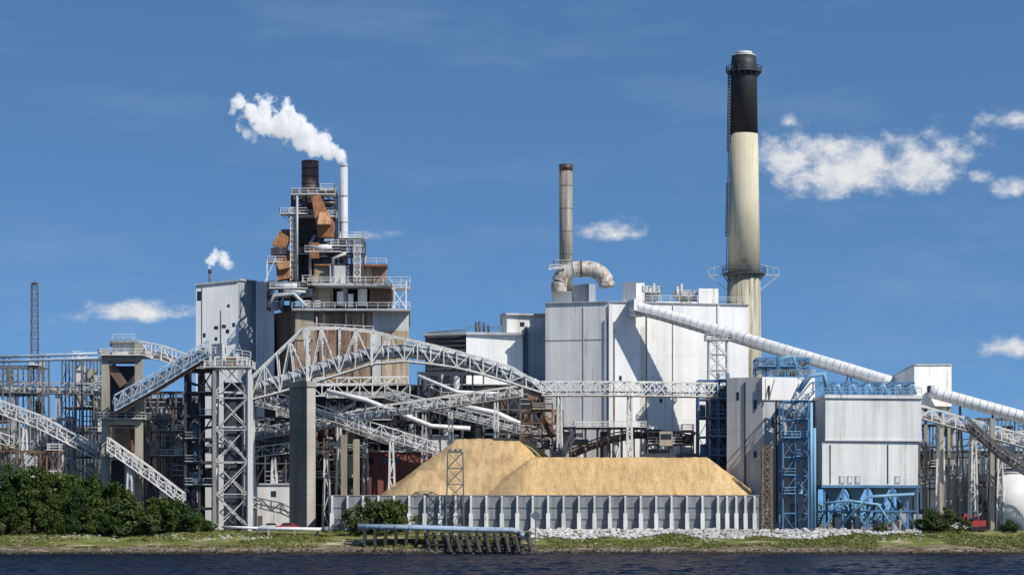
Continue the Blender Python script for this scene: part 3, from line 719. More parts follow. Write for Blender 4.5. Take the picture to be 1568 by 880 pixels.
# ---------------------------------------------------------------- right plant
b=B('precipitator_building')
b.use('upper_casing',PALE); b.pfp([(1243,22),(1264,8),(1411,11),(1411,34),(1243,34)],673,609,8)
b.use('casing_rim',WHITE2); b.pfp([(1241,22),(1263,7.6),(1412.5,10.6),(1412.5,34.4),(1241,34.4)],609,604,8); b.pfp([(1241,22),(1263.2,7.85),(1412,10.85),(1412,34.3),(1241,34.3)],674.5,672,8)
b.use('lower_casing',PALE); b.pfp([(1240,22),(1259,8.2),(1406,11.3),(1406,33),(1240,33)],742,675.5,8)
b.use('base_girder',BLUE); b.pfp([(1239,21.6),(1258,7.6),(1408,10.6),(1408,33.5),(1239,33.5)],746,742.5,8)
b.use('small_hatches',GREYCL)
A,C=(1259,8.2),(1406,11.3)
for px in (1285,1297,1309,1370): onwall(px,px+8,728,740,A,C,.12)
b.use('hatch_frames',WHITE2)
for px in (1285,1297,1309,1370): onwall(px+2,px+6,730,738,A,C,.16)
b.use('wall_downpipes',MID)
for px in (1359,1271): onwall(px,px+1,680,740,A,C,.2)
b.use('blue_pipes',BLUEL,True)
for px in (1242,1247): b.cyl(X(px,6),6,G,Z(616 if px<1245 else 655,6),.33,.33,10)
b.use('blue_legs',BLUE)
lx=[1243,1262,1290,1328,1366,1404]
for px in lx:
    for y in (8.6,20,32): b.beam((X(px,9),y,G-.2),(X(px,9),y,Z(744,8)),.42)
for i in range(1,len(lx)-1):
    a,c=(lx[i],lx[i+1]) if i%2 else (lx[i+1],lx[i])
    for y in (8.6,20): b.beam((X(a,9),y,G+.3),(X(c,9),y,Z(748,8)),.34)
b.beam((X(1243,9),8.4,Z(782,8)),(X(1404,9),8.4,Z(782,8)),.3)
b.use('hoppers',BLUEL)
for px in (1275,1310,1347,1385):
    b.tube([(X(px,18),18,Z(746,8)),(X(px,18),18,Z(770,8))],1,4,True,[2.4,.5],s2)
b.use('low_equipment',GALV)
for i in range(14):
    px=R(1265,1400); y=R(14,28); b.box(X(px,y),X(px+R(5,14),y),y,y+2,G,G+R(1,3.5))
b.use('pipe_runs',BLUEL,True); b.tube([P(1262,770,7),P(1300,766,7),P(1345,772,7),P(1362,800,7)],.25,8); b.tube([P(1290,800,7),P(1330,760,7),P(1400,756,7)],.3,8)
b.done()
b=B('filter_roof_machinery')
frame('x',1160,1240,548,26,8,5,2,2,BLUE,.28,12,575,equip=(BLUEL,GALV,MID,RUSTL),fill=.8,br=.7,railm=BLUEL,b=b,close=False)
frame('x',1245,1400,585,14,14,9,2,1,BLUE,.22,13,604,equip=(BLUEL,WHITE2,GALV),fill=.7,br=.3,railm=BLUEL,b=b,close=False)
b.use('blue_rails',BLUEL); b.rail([P(1243,604,8.5),P(1411,604,11)],.12,1.3,1.5)
b.use('yellow_rails',YEL); b.rail([P(1180,575,17),P(1245,575,17)],.1,1.1,1.8)
b.use('blue_pipes',BLUEL,True)
b.tube([P(1190,575,22),P(1192,548,22),P(1215,545,22),P(1222,575,22)],.5,10); b.tube([P(1222,600,12),P(1240,575,12),P(1262,572,12),P(1268,603,12)],.55,10)
for px in (1275,1298,1322,1345,1368,1390): b.tube([P(px,604,14),P(px,592,14),P(px+9,589,14),P(px+12,604,14)],.35,8)
b.done()
b=B('filter_building')
b.use('grey_side_wall',GREYP); b.pfp([(1113,19),(1168,16),(1168,48),(1113,48)],None,577,16)
b.use('front_wall',GREYP); b.pfp([(1168.2,16),(1246,19),(1246,48),(1168.2,48)],None,612,16)
b.use('white_upper_storey',WHITE); b.pfp([(1167,15.6),(1248,18.6),(1248,49),(1167,49)],612,577,16)
b.use('openings',GLASS)
for r in ((1154,1159,612,626),(1154,1159,690,700),(1128,1132,600,612)): onwall(*r,(1113,19),(1168,16))
onwall(1176,1179,590,611,(1167,15.6),(1248,18.6)); onwall(1182,1185,640,655,(1168.2,16),(1246,19)); 
b.use('stair_rail',YEL); b.beam(P(1186,580,15),P(1178,610,15),.2); b.beam(P(1172,612,15),P(1172,580,15),.15); b.beam(P(1230,580,17),P(1214,610,17),.18)
b.use('doors',MID); onwall(1210,1222,770,806,(1168.2,16),(1246,19),.08)
b.use('cable_tray',DARK); onwall(1188,1190,615,800,(1168.2,16),(1246,19),.25); onwall(1140,1142,585,800,(1113,19),(1168,16),.25)
b.use('grey_louvre_panels',GREYCL); onwall(1192,1197,620,700,(1168.2,16),(1246,19),.1)
b.done()
b=B('blue_stair_tower')
frame('x',1199,1238,614,8,6,2,1,7,BLUE,.26,21,None,equip=(BLUEL,MID),fill=.1,br=.8,railm=BLUEL,b=b,close=False)
b.use('stair_flights',MID)
zz=G; i=0
while zz<Z(625,8):
    a,c=(1202,1234) if i%2==0 else (1234,1202); b.beam((X(a,8),10.2,zz),(X(c,8),10.2,zz+2.9),.9,.15); zz+=2.9; i+=1
b.done()
b=B('blue_access_tower')
frame('x',1070,1116,582,30,6,3,2,8,BLUE,.26,22,None,equip=(BLUED,GALV,BLUEL),fill=.3,br=.8,railm=BLUEL,b=b,close=False)
b.use('dark_cladding',BLUED); b.box(X(1088,37),X(1128,37),37,46,G,Z(590,37))
b.done()
b=B('brown_lattice_mast'); b.use('lattice',paint('ochre_steel',(.26,.20,.12),.4,.3)); b.lattice(X(1174,3),3,G-.2,Z(683,3),1.9,1.7,8,.18); b.use('ladder',YEL); b.lattice(X(1167,3),3,G,Z(690,3),.4,.4,22,.07); b.done()
# ---------------------------------------------------------------- conveyor network
b=B('arched_conveyor')
bo=[(385,612),(430,600),(475,587),(520,573),(570,557),(620,553),(660,557),(700,563),(740,573),(780,585),(832,602)]
to=[(387,577),(425,541),(465,503),(520,502),(572,508),(620,519),(660,528),(700,538),(740,549),(785,563),(825,588)]
def sub(pl,Y,n=3):
    o=[]
    for a,c in zip(pl,pl[1:]):
        for i in range(n): o.append(P(a[0]+(c[0]-a[0])*i/n,a[1]+(c[1]-a[1])*i/n,Y))
    o.append(P(*pl[-1],Y)); return o
bt,tt=sub(bo,16,2),sub(to,16,2)
b.use('truss',WBAR); b.truss(bt,tt,3.6,.27)
hp=[(385,596),(430,584),(475,570),(520,555),(570,541),(620,537),(660,541),(700,549),(740,560),(785,576),(832,596)]
hp2=sub(hp,16,3); b.use('belt_cover',HOOD,True); b.tube(hp2,1.35,14); b.use('cover_bands',WBAR,True)
for i in range(1,len(hp2)-1):
    d=(hp2[i+1]-hp2[i-1]).normalized()*.1; b.tube([hp2[i]-d,hp2[i]+d],1.47,14)
b.use('cover_openings',DARK)
for i in range(1,len(hp2)-1,1):
    m=hp2[i].lerp(hp2[i+1],.5); d=(hp2[i+1]-hp2[i]).normalized()*.75; b.beam(m-d+Vector((0,-1.3,-.35)),m+d+Vector((0,-1.3,-.35)),.2,.5)
b.use('deck',MID)
for p,q in zip(bt,bt[1:]): b.beam(p,q,3.4,.15)
b.use('top_walkway',WBAR); b.rail([P(470,503,15),P(572,508,15)],.12,1.1,1.8); b.beam(P(485,503,15),P(485,485,15),.2)
b.use('portal_posts',WBAR)
for px,a,c in ((387,577,805),(472,502,590),(570,508,560)):
    for dy in (-1.8,1.8): b.beam(P(px,c,16)+Vector((0,dy,0)),P(px,a,16)+Vector((0,dy,0)),.5)
b.use('discharge_chute',RUSTL); b.pfp([(808,14.6),(824,14.6),(824,17.4),(808,17.4)],612,600,14.6)
b.done()
gallery('horizontal_conveyor_gallery',[(826,606,16),(960,606,18),(1095,608,26)],2.8,2.8,2.8,.2,x=True,hood=False,legs=((857,606,16),(964,606,18)))
b=B('concrete_pier'); b.use('pier',PIERM)
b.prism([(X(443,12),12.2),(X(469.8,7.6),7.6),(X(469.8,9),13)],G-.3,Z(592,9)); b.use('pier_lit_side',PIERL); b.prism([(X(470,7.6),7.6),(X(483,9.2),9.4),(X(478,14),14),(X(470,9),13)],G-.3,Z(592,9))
b.use('pier_cap',CONCG); b.prism([(X(441,12),12.2),(X(470,7.2),7.2),(X(485,9.2),9.3),(X(478,14),14.4)],Z(592,9),Z(584,9)); b.done()
b=B('concrete_pier'); b.use('pier',CONC); b.box(X(852,17),X(861,17),16,19,G,Z(607,17)); b.done()
gallery('trussed_conveyor',[(388,609,23),(480,636,23),(672,697,24)],2.4,2.4,2.4,.2,legs=((520,650,23),(600,676,23)),hood=True)
gallery('trussed_conveyor',[(390,672,30),(480,660,29),(560,642,28),(800,607,26)],2.3,2.4,2.5,.2,legs=((450,665,29),(690,628,27),(760,615,26)),hood=True)
gallery('trussed_conveyor',[(385,620,36),(480,640,36),(620,690,36)],2.2,2.2,2.6,.2,hood=True,mat=GALV,legs=((560,672,36),))
gallery('trussed_conveyor',[(385,700,27),(470,690,27),(560,700,28)],2.0,2.2,2.2,.18,hood=False,mat=WBAR,legs=((420,700,27),(500,696,27)))
gallery('trussed_conveyor',[(590,610,38),(700,640,38),(900,690,38)],2.2,2.2,2.6,.2,hood=True,mat=GALV,legs=((650,630,38),(760,660,38)))
gallery('trussed_conveyor',[(385,775,18),(430,785,18),(475,806,18)],2.0,2.2,2.2,.18,hood=False,mat=WBAR)
gallery('trussed_conveyor',[(166,690,12),(230,735,12),(282,775,12)],2.6,2.4,2.0,.22,hood=True,mat=WBAR,legs=((200,714,12),(250,750,12)))
gallery('trussed_conveyor',[(205,543,26),(250,552,25),(300,570,24)],3.0,2.6,2.2,.24,hood=True,mat=WBAR)
gallery('trussed_conveyor',[(-20,625,22),(60,655,21),(150,702,20)],2.6,2.4,2.3,.22,hood=True,mat=WBAR,legs=((40,648,21),(95,674,21)))
gallery('trussed_conveyor',[(-20,600,34),(60,602,34),(160,604,34)],2.2,2.4,2.4,.18,hood=True,mat=GALV,legs=((20,600,34),(90,602,34)))
gallery('trussed_conveyor',[(-20,672,30),(70,700,30),(160,745,30)],2.2,2.2,2.4,.18,hood=False,mat=WBAR)
gallery('trussed_conveyor',[(225,640,30),(290,690,30),(390,700,30)],2.2,2.2,2.4,.18,hood=True,mat=GALV)
gallery('covered_conveyor_gallery',[(175,630,10),(240,594,12),(318,546,14)],3.2,3.6,2.0,.2,mat=PIPEB,belt=BLUED,hood=True,covered=True)
gallery('trussed_conveyor',[(1408,640,24),(1480,660,23),(1620,700,22)],2.6,2.4,2.4,.24,hood=True,legs=((1440,650,24),(1490,664,23),(1530,676,23)))
gallery('trussed_conveyor',[(1480,655,16),(1530,700,16),(1620,760,16)],2.2,2.2,2.3,.2,hood=True,belt=RUSTL,mat=MID)
gallery('trussed_conveyor',[(1470,690,30),(1620,668,30)],2.2,2.2,2.4,.2,hood=False)
gallery('reclaim_conveyor',[(872,702,30),(905,688,30),(940,676,30),(975,670,30),(1010,672,30),(1060,680,30)],1.8,2.2,2.0,.2,mat=DARK,belt=RUSTD,hood=True)
b=B('overhead_pipe_rack'); b.use('pipes',PIPEB,True)
for i in range(2): b.tube([P(-20,547+i*7,30),P(90,543+i*7,30),P(150,541+i*7,30)],.32,10)
b.tube([P(160,541,28),P(300,552,28)],.25,8)
b.use('bents',MID)
for px in (10,70,120):
    for dy in (-1,1): b.beam((X(px,30)+dy,30,G),(X(px,30)+dy*.6,30,Z(545,30)),.3)
b.done()
b=B('white_service_pipes'); b.use('pipes',TUBEW,True)
b.tube([P(500,598,34),P(560,612,34),P(660,652,34),P(720,656,34)],.5,12); b.tube([P(690,618,40),P(760,632,40),P(800,650,40),P(800,690,40)],.55,12); b.tube([P(640,575,44),P(700,600,44),P(790,604,44)],.4,10)
b.use('supports',MID)
for px,py,Y in ((560,612,34),(660,652,34),(760,632,40)): b.beam((X(px,Y),Y,G),P(px,py+3,Y),.3)
b.done()
b=B('concrete_transfer_tower'); b.use('columns',CONC)
for px,t in ((161,535),(212,525)):
    for y in (14,22): b.box(X(px-5.5,y),X(px+5.5,y),y,y+1.4,G-.2,Z(t,14))
for py in (552,650,700): b.box(X(156,14),X(217,14),13.9,15.2,Z(py,14),Z(py-7,14)); b.box(X(156,22),X(217,22),22,23.3,Z(py,14),Z(py-7,14))
b.use('top_house',WHITE2); b.pfp([(172,16),(206,15),(206,24),(172,24)],552,524,15); b.use('top_roof',GALV); b.pfp([(168,15),(210,14),(210,25),(168,25)],524,520,14)
b.use('machinery',RUSTL); b.box(X(176,17),X(200,17),17,22,Z(690,17),Z(655,17)); b.tube([P(170,560,16),P(190,590,16)],1.2,4,True,None,s2)
b.use('dark_casing',DARK); b.box(X(168,19),X(206,19),19,23,Z(650,19),Z(560,19)); b.box(X(170,19),X(204,19),19,22,G,Z(704,19))
b.use('rails',WBAR); b.platform(X(152,14),X(222,14),12.8,24,Z(543,14),.13); b.platform(X(152,14),X(222,14),12.8,24,Z(640,14),.13)
b.rail([P(172,520,15),P(206,520,15)],.12,1.1,1.5)
b.done()
frame('conveyor_drive_tower',222,300,600,26,8,4,2,5,MID,.3,31,fill=.55)
frame('dark_steel_tower',284,326,566,14,7,2,2,7,DARK,.5,32,equip=(DARK,MID,BLUED,RUSTL),fill=.6,railm=GALV)
b=B('lattice_tower'); b.use('lattice',WBAR); b.lattice(X(356,13),13,G-.2,Z(548,13),6.6,6.2,5,.24,.8,'z')
b.use('right_column',CONCL); b.box(X(380,10),X(385,10),9.5,10.3,G-.2,Z(560,10)); b.use('left_column',CONCG); b.box(X(326,10),X(331,10),9.5,10.3,G-.2,Z(560,10))
b.use('cross_bracing',GALV)
for i in range(5):
    h=49; pa=805-i*h; a,c=(331,380) if i%2 else (380,331); b.beam(P(a,pa,9.8),P(c,pa-h,9.8),.24); b.beam(P(331,pa-h,9.8),P(380,pa-h,9.8),.22); b.beam(P(c,pa,9.8),P(355,pa-h/2,9.8),.16)
b.use('inner_darkness_block',DARK); b.box(X(342,16),X(370,16),16.5,20,G-.2,Z(585,16))  # dark block put in for the darkness behind the open bracing
b.use('head_machinery',WHITE2); b.pfp([(324,12),(340,10),(345,16),(324,16)],562,526,11); b.use('head_motor',RUSTL); b.pfp([(346,11),(362,11),(362,15),(346,15)],560,545,11)
b.use('rails',WBAR); b.platform(X(312,10),X(386,10),9,17,Z(561,10),.14); b.rail([P(300,541,11),P(345,541,11),P(384,548,11)],.14,1.2,1.6)
b.use('stairs',MID)
for i in range(8):
    za=G+i*3.6; a,c=(336,372) if i%2 else (372,336); b.beam((X(a,12),12.5,za),(X(c,12),12.5,za+3.6),.8,.2)
b.done()
b=B('lattice_radio_mast'); b.use('lattice',MID); b.lattice(X(53,70),70,G,Z(433,70),2.1,1.3,22,.10); b.use('antenna',MID); b.beam(P(53,433,70),P(53,429,70),.15); b.box(X(49,70),X(57,70),69.5,70.5,Z(436,70),Z(433,70)); b.done()
fr=[(-20,60,560,48,10,5,2,6,MID,41),(30,110,640,28,8,5,2,4,GALV,42),(95,160,548,38,8,4,2,7,MID,43),(225,300,660,22,6,4,1,4,RUSTL,44),(390,470,640,40,8,5,2,5,MID,45),
    (480,560,650,36,8,5,2,4,RUSTL,46),(640,740,570,52,8,6,2,6,DARK,47),(740,834,590,50,8,5,2,6,MID,48),(-20,90,690,14,6,6,1,3,RUSTL,49),(500,640,610,50,8,7,2,6,DARK,50),(1408,1470,650,40,8,4,2,5,MID,51),(1470,1590,700,30,8,7,2,4,GALV,52),(1500,1600,640,44,8,5,2,5,MID,53),(860,990,655,44,6,7,1,2,DARK,54)]
for a,c,t,Y,dp,nx,ny,nz,m,s in fr: frame('process_steel_structure',a,c,t,Y,dp,nx,ny,nz,m,.26,s,fill=.6,equip=(GALV,RUSTL,WHITE2,HOOD,DARK,CONC))
def lowb(name,px0,px1,py1,Y,mat,dep=14,roofm=GALV,doors=(),wins=()):
    b=B(name); b.use('walls',mat); b.box(X(px0,Y),X(px1,Y),Y,Y+dep,G-.1,Z(py1,Y)); b.use('roof',roofm); b.box(X(px0,Y)-.3,X(px1,Y)+.3,Y-.3,Y+dep+.3,Z(py1,Y),Z(py1,Y)+.35)
    b.use('doors',MID)
    for d in doors: b.box(X(d,Y),X(d+7,Y),Y-.06,Y+.2,G,G+3)
    b.use('windows',GLASS)
    for d in wins: b.box(X(d,Y),X(d+8,Y),Y-.05,Y+.2,Z(py1,Y)-2.4,Z(py1,Y)-1.2)
    b.done()
lowb('white_shed',385,442,742,24,WHITE2,doors=(395,),wins=(415,))
lowb('brick_building',556,660,692,46,BRICK,wins=(565,585,605))
lowb('white_storage_building',600,700,668,54,WHITE2,wins=(610,))
lowb('dark_process_building',395,655,640,66,DARK2,dep=20)  # dark back buildings: shade deep behind the steelwork is put into their colour
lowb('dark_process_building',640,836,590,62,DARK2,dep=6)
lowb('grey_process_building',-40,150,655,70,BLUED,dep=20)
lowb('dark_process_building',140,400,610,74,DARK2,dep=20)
lowb('white_shed',-30,60,740,34,WHITE2,wins=(0,20))
lowb('white_storage_building',1440,1524,727,36,WHITE2,doors=(1460,),wins=(1480,1500))
lowb('grey_process_building',1400,1600,690,66,BLUED,dep=20)
lowb('tan_silo_block',0,58,676,44,TAN2,wins=(8,))
b=B('white_storage_tank'); b.use('shell',WHITE2,True); b.cyl(X(1556,20),26,G-.1,Z(724,20),4.6,None,40); b.use('roof',GALV,True); b.tube([(X(1556,20),26,Z(724,20)),(X(1556,20),26,Z(718,20))],1,40,True,[4.7,.6]); b.use('ladder',MID); b.lattice(X(1530,20),22.5,G,Z(722,20),.5,.5,16,.08); b.done()
for px,t in ((1442,655),(1520,640)):
    b=B('concrete_column'); b.use('c',CONC); b.box(X(px-3,20),X(px+3,20),20,21,G-.1,Z(t,20)); b.done()
for px0,px1,t,Y in ((522,531,665,20),(541,550,672,20)):
    b=B('concrete_column'); b.use('c',CONC); b.box(X(px0,Y),X(px1,Y),Y,Y+1.4,G-.1,Z(t,Y)); b.done()
b=B('yellow_loading_station'); frame('x',8,62,692,20,5,3,1,2,YEL,.22,61,None,equip=(YEL,GALV),fill=.5,railm=YEL,b=b,close=False); b.done()
b=B('chip_stacker')
frame('x',798,862,628,27,5,4,2,4,RUSTL,.24,71,705,equip=(RUSTL,RUSTD,GALV,CONC),fill=.6,br=.8,railm=RUSTL,b=b,close=False)
b.use('boom',DARK); p,q=P(872,668,22),P(852,704,13); bt=[p.lerp(q,i/5) for i in range(6)]; b.truss(bt,[v+Vector((0,0,1.8)) for v in bt],2.4,.34)
b.use('boom_belt',DARK)
for u,v in zip(bt,bt[1:]): b.beam(u+Vector((0,0,.7)),v+Vector((0,0,.7)),1.9,.5)
b.use('boom_tail',DARK); b.tube([P(850,678,24),P(900,676,26)],.6,8)
b.use('chute',RUSTD); b.tube([P(833,640,25),P(846,668,24)],.8,4,True,None,s2)
b.use('struts',RUSTL); b.beam(P(866,672,22),P(858,640,27),.25); b.beam(P(810,690,26),P(865,676,22),.4)
b.done()
b=B('reclaimer_machine')
frame('x',992,1062,660,28,5,4,1,2,MID,.26,72,700,equip=(GALV,CONC,RUSTL,HOOD),fill=1,br=.6,b=b,close=False)
b.use('operator_cabin',CONC); b.pfp([(1010,26),(1030,26),(1030,29),(1010,29)],682,660,26); b.use('cabin_window',GLASS); b.pfp([(1012,25.9),(1028,25.9),(1028,26.2),(1012,26.2)],672,664,26)
b.use('base_skirt',DARK); b.box(X(985,29),X(1070,29),27,34,Z(702,29),Z(694,29)); b.done()
b=B('lattice_light_mast'); b.use('lattice',MID); b.lattice(X(697,-2),-2,G-.3,Z(692,-2),3.4,2.9,5,.13); b.use('lamp_bar',MID); b.beam(P(688,691,-2),P(706,691,-2),.2)
for px in (689,697,705): b.box(X(px,-2)-.3,X(px,-2)+.3,-2.4,-1.9,Z(691,-2),Z(687,-2))
b.done()
# ---------------------------------------------------------------- pipeline jetty
b=B('pipeline_jetty'); b.use('pipes',PIPEB,True)
for i,(dy,dz) in enumerate(((0,0),(1.3,.1),(2.6,.2))):
    b.tube([P(548,806,-13+dy)+Vector((0,0,dz)),P(640,808,-13.3+dy)+Vector((0,0,dz)),P(735,811,-14+dy)+Vector((0,0,dz)),P(785,812,-14.5+dy)+Vector((0,0,dz)),P(798,817,-15+dy)+Vector((0,0,dz)),P(812,828,-16+dy)],.42,12)
b.use('pipe_flanges',BLUE,True)
for px in range(560,790,22): b.tube([P(px,806.3+(px-548)*.024,-13.2),P(px+1.6,806.3+(px-548)*.024,-13.2)],.52,12)
b.use('piles',TIMBER)
for i,px in enumerate(range(658,820,13)):
    for dy in (0,2.6):
        b.tube([P(px+R(-2,2),850,-17.5+dy),P(px-6+R(-2,2),815,-15.5+dy)],.33,7)
    b.beam(P(px-6,816,-16.6),P(px-6,816,-12),.45)
for i in range(8): b.tube([P(690+i*15,846,-19),P(684+i*15,822,-16.5)],.36,7)
b.use('cross_beams',TIMBER); b.beam(P(650,819,-16.3),P(800,822,-16.6),.4,.3); b.beam(P(655,833,-17),P(812,835,-17.2),.3,.25)
b.use('saddles',TIMBER)
for px in range(556,660,16): b.box(X(px,-13),X(px,-13)+.5,-13.6,-10,gz(X(px,-13),-12)-.3,Z(809,-13))
b.done()
b=B('channel_marker_sign'); b.use('pole',MID); b.beam(P(820,846,-17),P(820,784,-17),.2); b.use('board',BLUED)
c=P(820,789,-17.2); r=1.0; b.raw([c+Vector((0,0,r)),c+Vector((r,0,0)),c-Vector((0,0,r)),c-Vector((r,0,0))]+[c+Vector((0,.08,r)),c+Vector((r,.08,0)),c+Vector((0,.08,-r)),c+Vector((-r,.08,0))],[(0,1,2,3),(4,5,6,7),(0,1,5,4),(1,2,6,5),(2,3,7,6),(3,0,4,7)]); b.done()
b=B('white_bank_pipe'); b.use('pipe',TUBEW,True); b.tube([P(395,809,-6),P(440,809,-6),P(500,810,-7)],.35,10); b.tube([P(340,806,-3),P(400,808,-4)],.25,10); b.use('end_flange',MID,True); b.tube([P(494,810,-7),P(503,810,-7)],.55,12)
b.use('blocks',CONC)
for px in (410,450,485): b.box(X(px,-6),X(px,-6)+.4,-6.5,-5.5,gz(X(px,-6),-6)-.2,Z(811,-6))
b.done()
# ---------------------------------------------------------------- vehicles
def excavator(px,Y,mat,name):
    b=B(name); x=X(px,Y); z=gz(x,Y)
    b.use('tracks',RUBBER)
    for dy in (-1,.5): b.prism([(x-1.5,Y+dy),(x+1.5,Y+dy),(x+1.5,Y+dy+.5),(x-1.5,Y+dy+.5)],z,z+.7)
    b.use('body',mat); b.prism([(x-1.2,Y-1),(x+1.4,Y-1),(x+1.4,Y+1),(x-1.2,Y+1)],z+.8,0,tz=[z+1.7,z+2,z+2,z+1.7])
    b.use('cab',mat); b.box(x-1.0,x+.1,Y-.9,Y+.2,z+1.7,z+2.9); b.use('cab_glass',GLASS); b.box(x-1.03,x-.1,Y-.93,Y+.1,z+2.0,z+2.7)
    b.use('boom',mat); b.beam((x-.9,Y+.4,z+1.7),(x-2.3,Y+.4,z+3.2),.35); b.beam((x-2.3,Y+.4,z+3.2),(x-3.0,Y+.4,z+1.2),.3); b.use('bucket',DARK); b.prism([(x-3.4,Y),(x-2.7,Y),(x-2.7,Y+.8),(x-3.4,Y+.8)],z+.5,z+1.2)
    b.use('exhaust',DARK); b.beam((x+.9,Y,z+1.9),(x+.9,Y,z+2.6),.12); b.done()
excavator(1497,-1.5,RED,'red_excavator')
def car(px,Y,mat,name='parked_car'):
    b=B(name); x=X(px,Y); z=gz(x,Y)
    prof=[(-2.2,.45),(-2.2,.95),(-1.3,1.1),(-.7,1.6),(.9,1.6),(1.6,1.05),(2.2,.95),(2.2,.45)]
    n=len(prof); b.use('body',mat); b.raw([(x+a,Y-.85,z+c) for a,c in prof]+[(x+a,Y+.85,z+c) for a,c in prof],[tuple(range(n)),tuple(range(2*n-1,n-1,-1))]+[(i,(i+1)%n,(i+1)%n+n,i+n) for i in range(n)])
    b.use('windows',GLASS); pr=[(-1.1,1.12),(-.62,1.52),(.82,1.52),(1.35,1.12)]; 
    for yy in (-.86,.86): b.raw([(x+a,Y+yy,z+c) for a,c in pr],[(0,1,2,3)])
    b.use('wheels',RUBBER)
    for a in (-1.35,1.35):
        for yy in (-.9,.68): b.tube([(x+a,Y+yy,z+.33),(x+a,Y+yy+.22,z+.33)],.34,14)
    b.done()
car(440,2,RED); car(415,3,WHITE2); car(1470,2,WHITE2)
# ---------------------------------------------------------------- steam (volumes)
def steam(name,blobs,dens,nscale,amp=3.2):
    b=B(name)
    m=bpy.data.materials.new(name+'_vapour'); t,n,l=nt(m); n.remove(n['Principled BSDF'])
    tc=n.new('ShaderNodeNewGeometry').outputs['Position']; last=None
    ns=n.new('ShaderNodeTexNoise'); ns.inputs['Scale'].default_value=nscale; ns.inputs['Detail'].default_value=4; ns.inputs['Roughness'].default_value=.62
    l.new(tc,ns.inputs['Vector'])
    for p,r in blobs:
        d=n.new('ShaderNodeVectorMath'); d.operation='DISTANCE'; l.new(tc,d.inputs[0]); d.inputs[1].default_value=p
        a=n.new('ShaderNodeMath'); a.operation='DIVIDE'; l.new(d.outputs['Value'],a.inputs[0]); a.inputs[1].default_value=r
        if last:
            mn=n.new('ShaderNodeMath'); mn.operation='MINIMUM'; l.new(last,mn.inputs[0]); l.new(a.outputs[0],mn.inputs[1]); last=mn.outputs[0]
        else: last=a.outputs[0]
    k=n.new('ShaderNodeMath'); k.operation='MULTIPLY_ADD'; l.new(ns.outputs[0],k.inputs[0]); k.inputs[1].default_value=amp; k.inputs[2].default_value=.72-amp/2
    s_=n.new('ShaderNodeMath'); s_.operation='SUBTRACT'; l.new(k.outputs[0],s_.inputs[0]); l.new(last,s_.inputs[1])
    mr=n.new('ShaderNodeMapRange'); mr.inputs[1].default_value=0; mr.inputs[2].default_value=.45; mr.inputs[3].default_value=0; mr.inputs[4].default_value=dens; l.new(s_.outputs[0],mr.inputs[0])
    vsn=n.new('ShaderNodeVolumeScatter'); vsn.inputs['Color'].default_value=(.97,.97,.98,1); l.new(mr.outputs[0],vsn.inputs['Density'])
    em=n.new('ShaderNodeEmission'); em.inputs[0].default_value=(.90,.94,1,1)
    e=n.new('ShaderNodeMath'); e.operation='MULTIPLY'; e.inputs[1].default_value=.40; l.new(mr.outputs[0],e.inputs[0]); l.new(e.outputs[0],em.inputs[1])  # glow added to the vapour in place of multiply scattered light
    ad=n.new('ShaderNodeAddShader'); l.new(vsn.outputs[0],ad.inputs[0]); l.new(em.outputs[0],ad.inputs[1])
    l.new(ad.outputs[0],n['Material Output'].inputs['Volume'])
    try: m.cycles.volume_step_rate=.4
    except Exception as ex: print('steprate',ex)
    b.use('v',m,False)
    pts=[p for p,r in blobs]; rs=[r*1.4 for p,r in blobs]
    a=pts[0]+(pts[0]-pts[1]).normalized()*rs[0]*.6; z=pts[-1]+(pts[-1]-pts[-2]).normalized()*rs[-1]
    b.tube([a]+pts+[z],1,12,True,[rs[0]*.6]+rs+[rs[-1]*.7])
    b.done(recalc=True)
bl=[(527,248,9),(520,241,16),(505,233,20),(488,222,24),(470,210,24),(450,198,24),(430,182,31),(405,176,27),(384,172,22),(370,160,13)]
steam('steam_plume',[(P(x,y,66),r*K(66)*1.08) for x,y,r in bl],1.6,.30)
bl=[(321,408,5),(324,401,10),(331,395,13),(342,397,14),(349,405,10)]
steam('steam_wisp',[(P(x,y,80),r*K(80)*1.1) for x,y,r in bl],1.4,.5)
bl=[(366,196,10),(378,206,13),(392,214,9)]
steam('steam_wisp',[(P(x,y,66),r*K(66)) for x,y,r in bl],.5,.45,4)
bl=[(356,172,9),(362,156,12),(366,147,9)]
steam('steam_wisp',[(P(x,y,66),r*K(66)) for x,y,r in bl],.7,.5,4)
# ---------------------------------------------------------------- sun, world
EL,AZ=math.radians(42),math.radians(50)
S=Vector((math.sin(AZ)*math.cos(EL),-math.cos(AZ)*math.cos(EL),math.sin(EL)))
sd=bpy.data.lights.new('sun','SUN'); sd.energy=5.0; sd.angle=math.radians(.5); sd.color=(1,.95,.87)
so=bpy.data.objects.new('sun',sd); so.rotation_euler=S.to_track_quat('Z','Y').to_euler(); so.location=(60,-60,120); scene.collection.objects.link(so)
w=bpy.data.worlds.new('World'); scene.world=w; w.use_nodes=True; n=w.node_tree.nodes; l=w.node_tree.links
bg=n['Background']; bg.inputs[1].default_value=.10
tc=n.new('ShaderNodeTexCoord').outputs['Generated']
mp=n.new('ShaderNodeVectorMath'); mp.operation='MULTIPLY_ADD'; mp.inputs[1].default_value=(1,1,1.9); mp.inputs[2].default_value=(0,0,.20); l.new(tc,mp.inputs[0])
nm=n.new('ShaderNodeVectorMath'); nm.operation='NORMALIZE'; l.new(mp.outputs[0],nm.inputs[0])
sky=n.new('ShaderNodeTexSky'); sky.sky_type='NISHITA'; sky.sun_disc=False; sky.sun_elevation=EL; sky.sun_rotation=math.pi-AZ
sky.air_density=1.0; sky.dust_density=.3; sky.ozone_density=3.0; l.new(nm.outputs[0],sky.inputs[0])
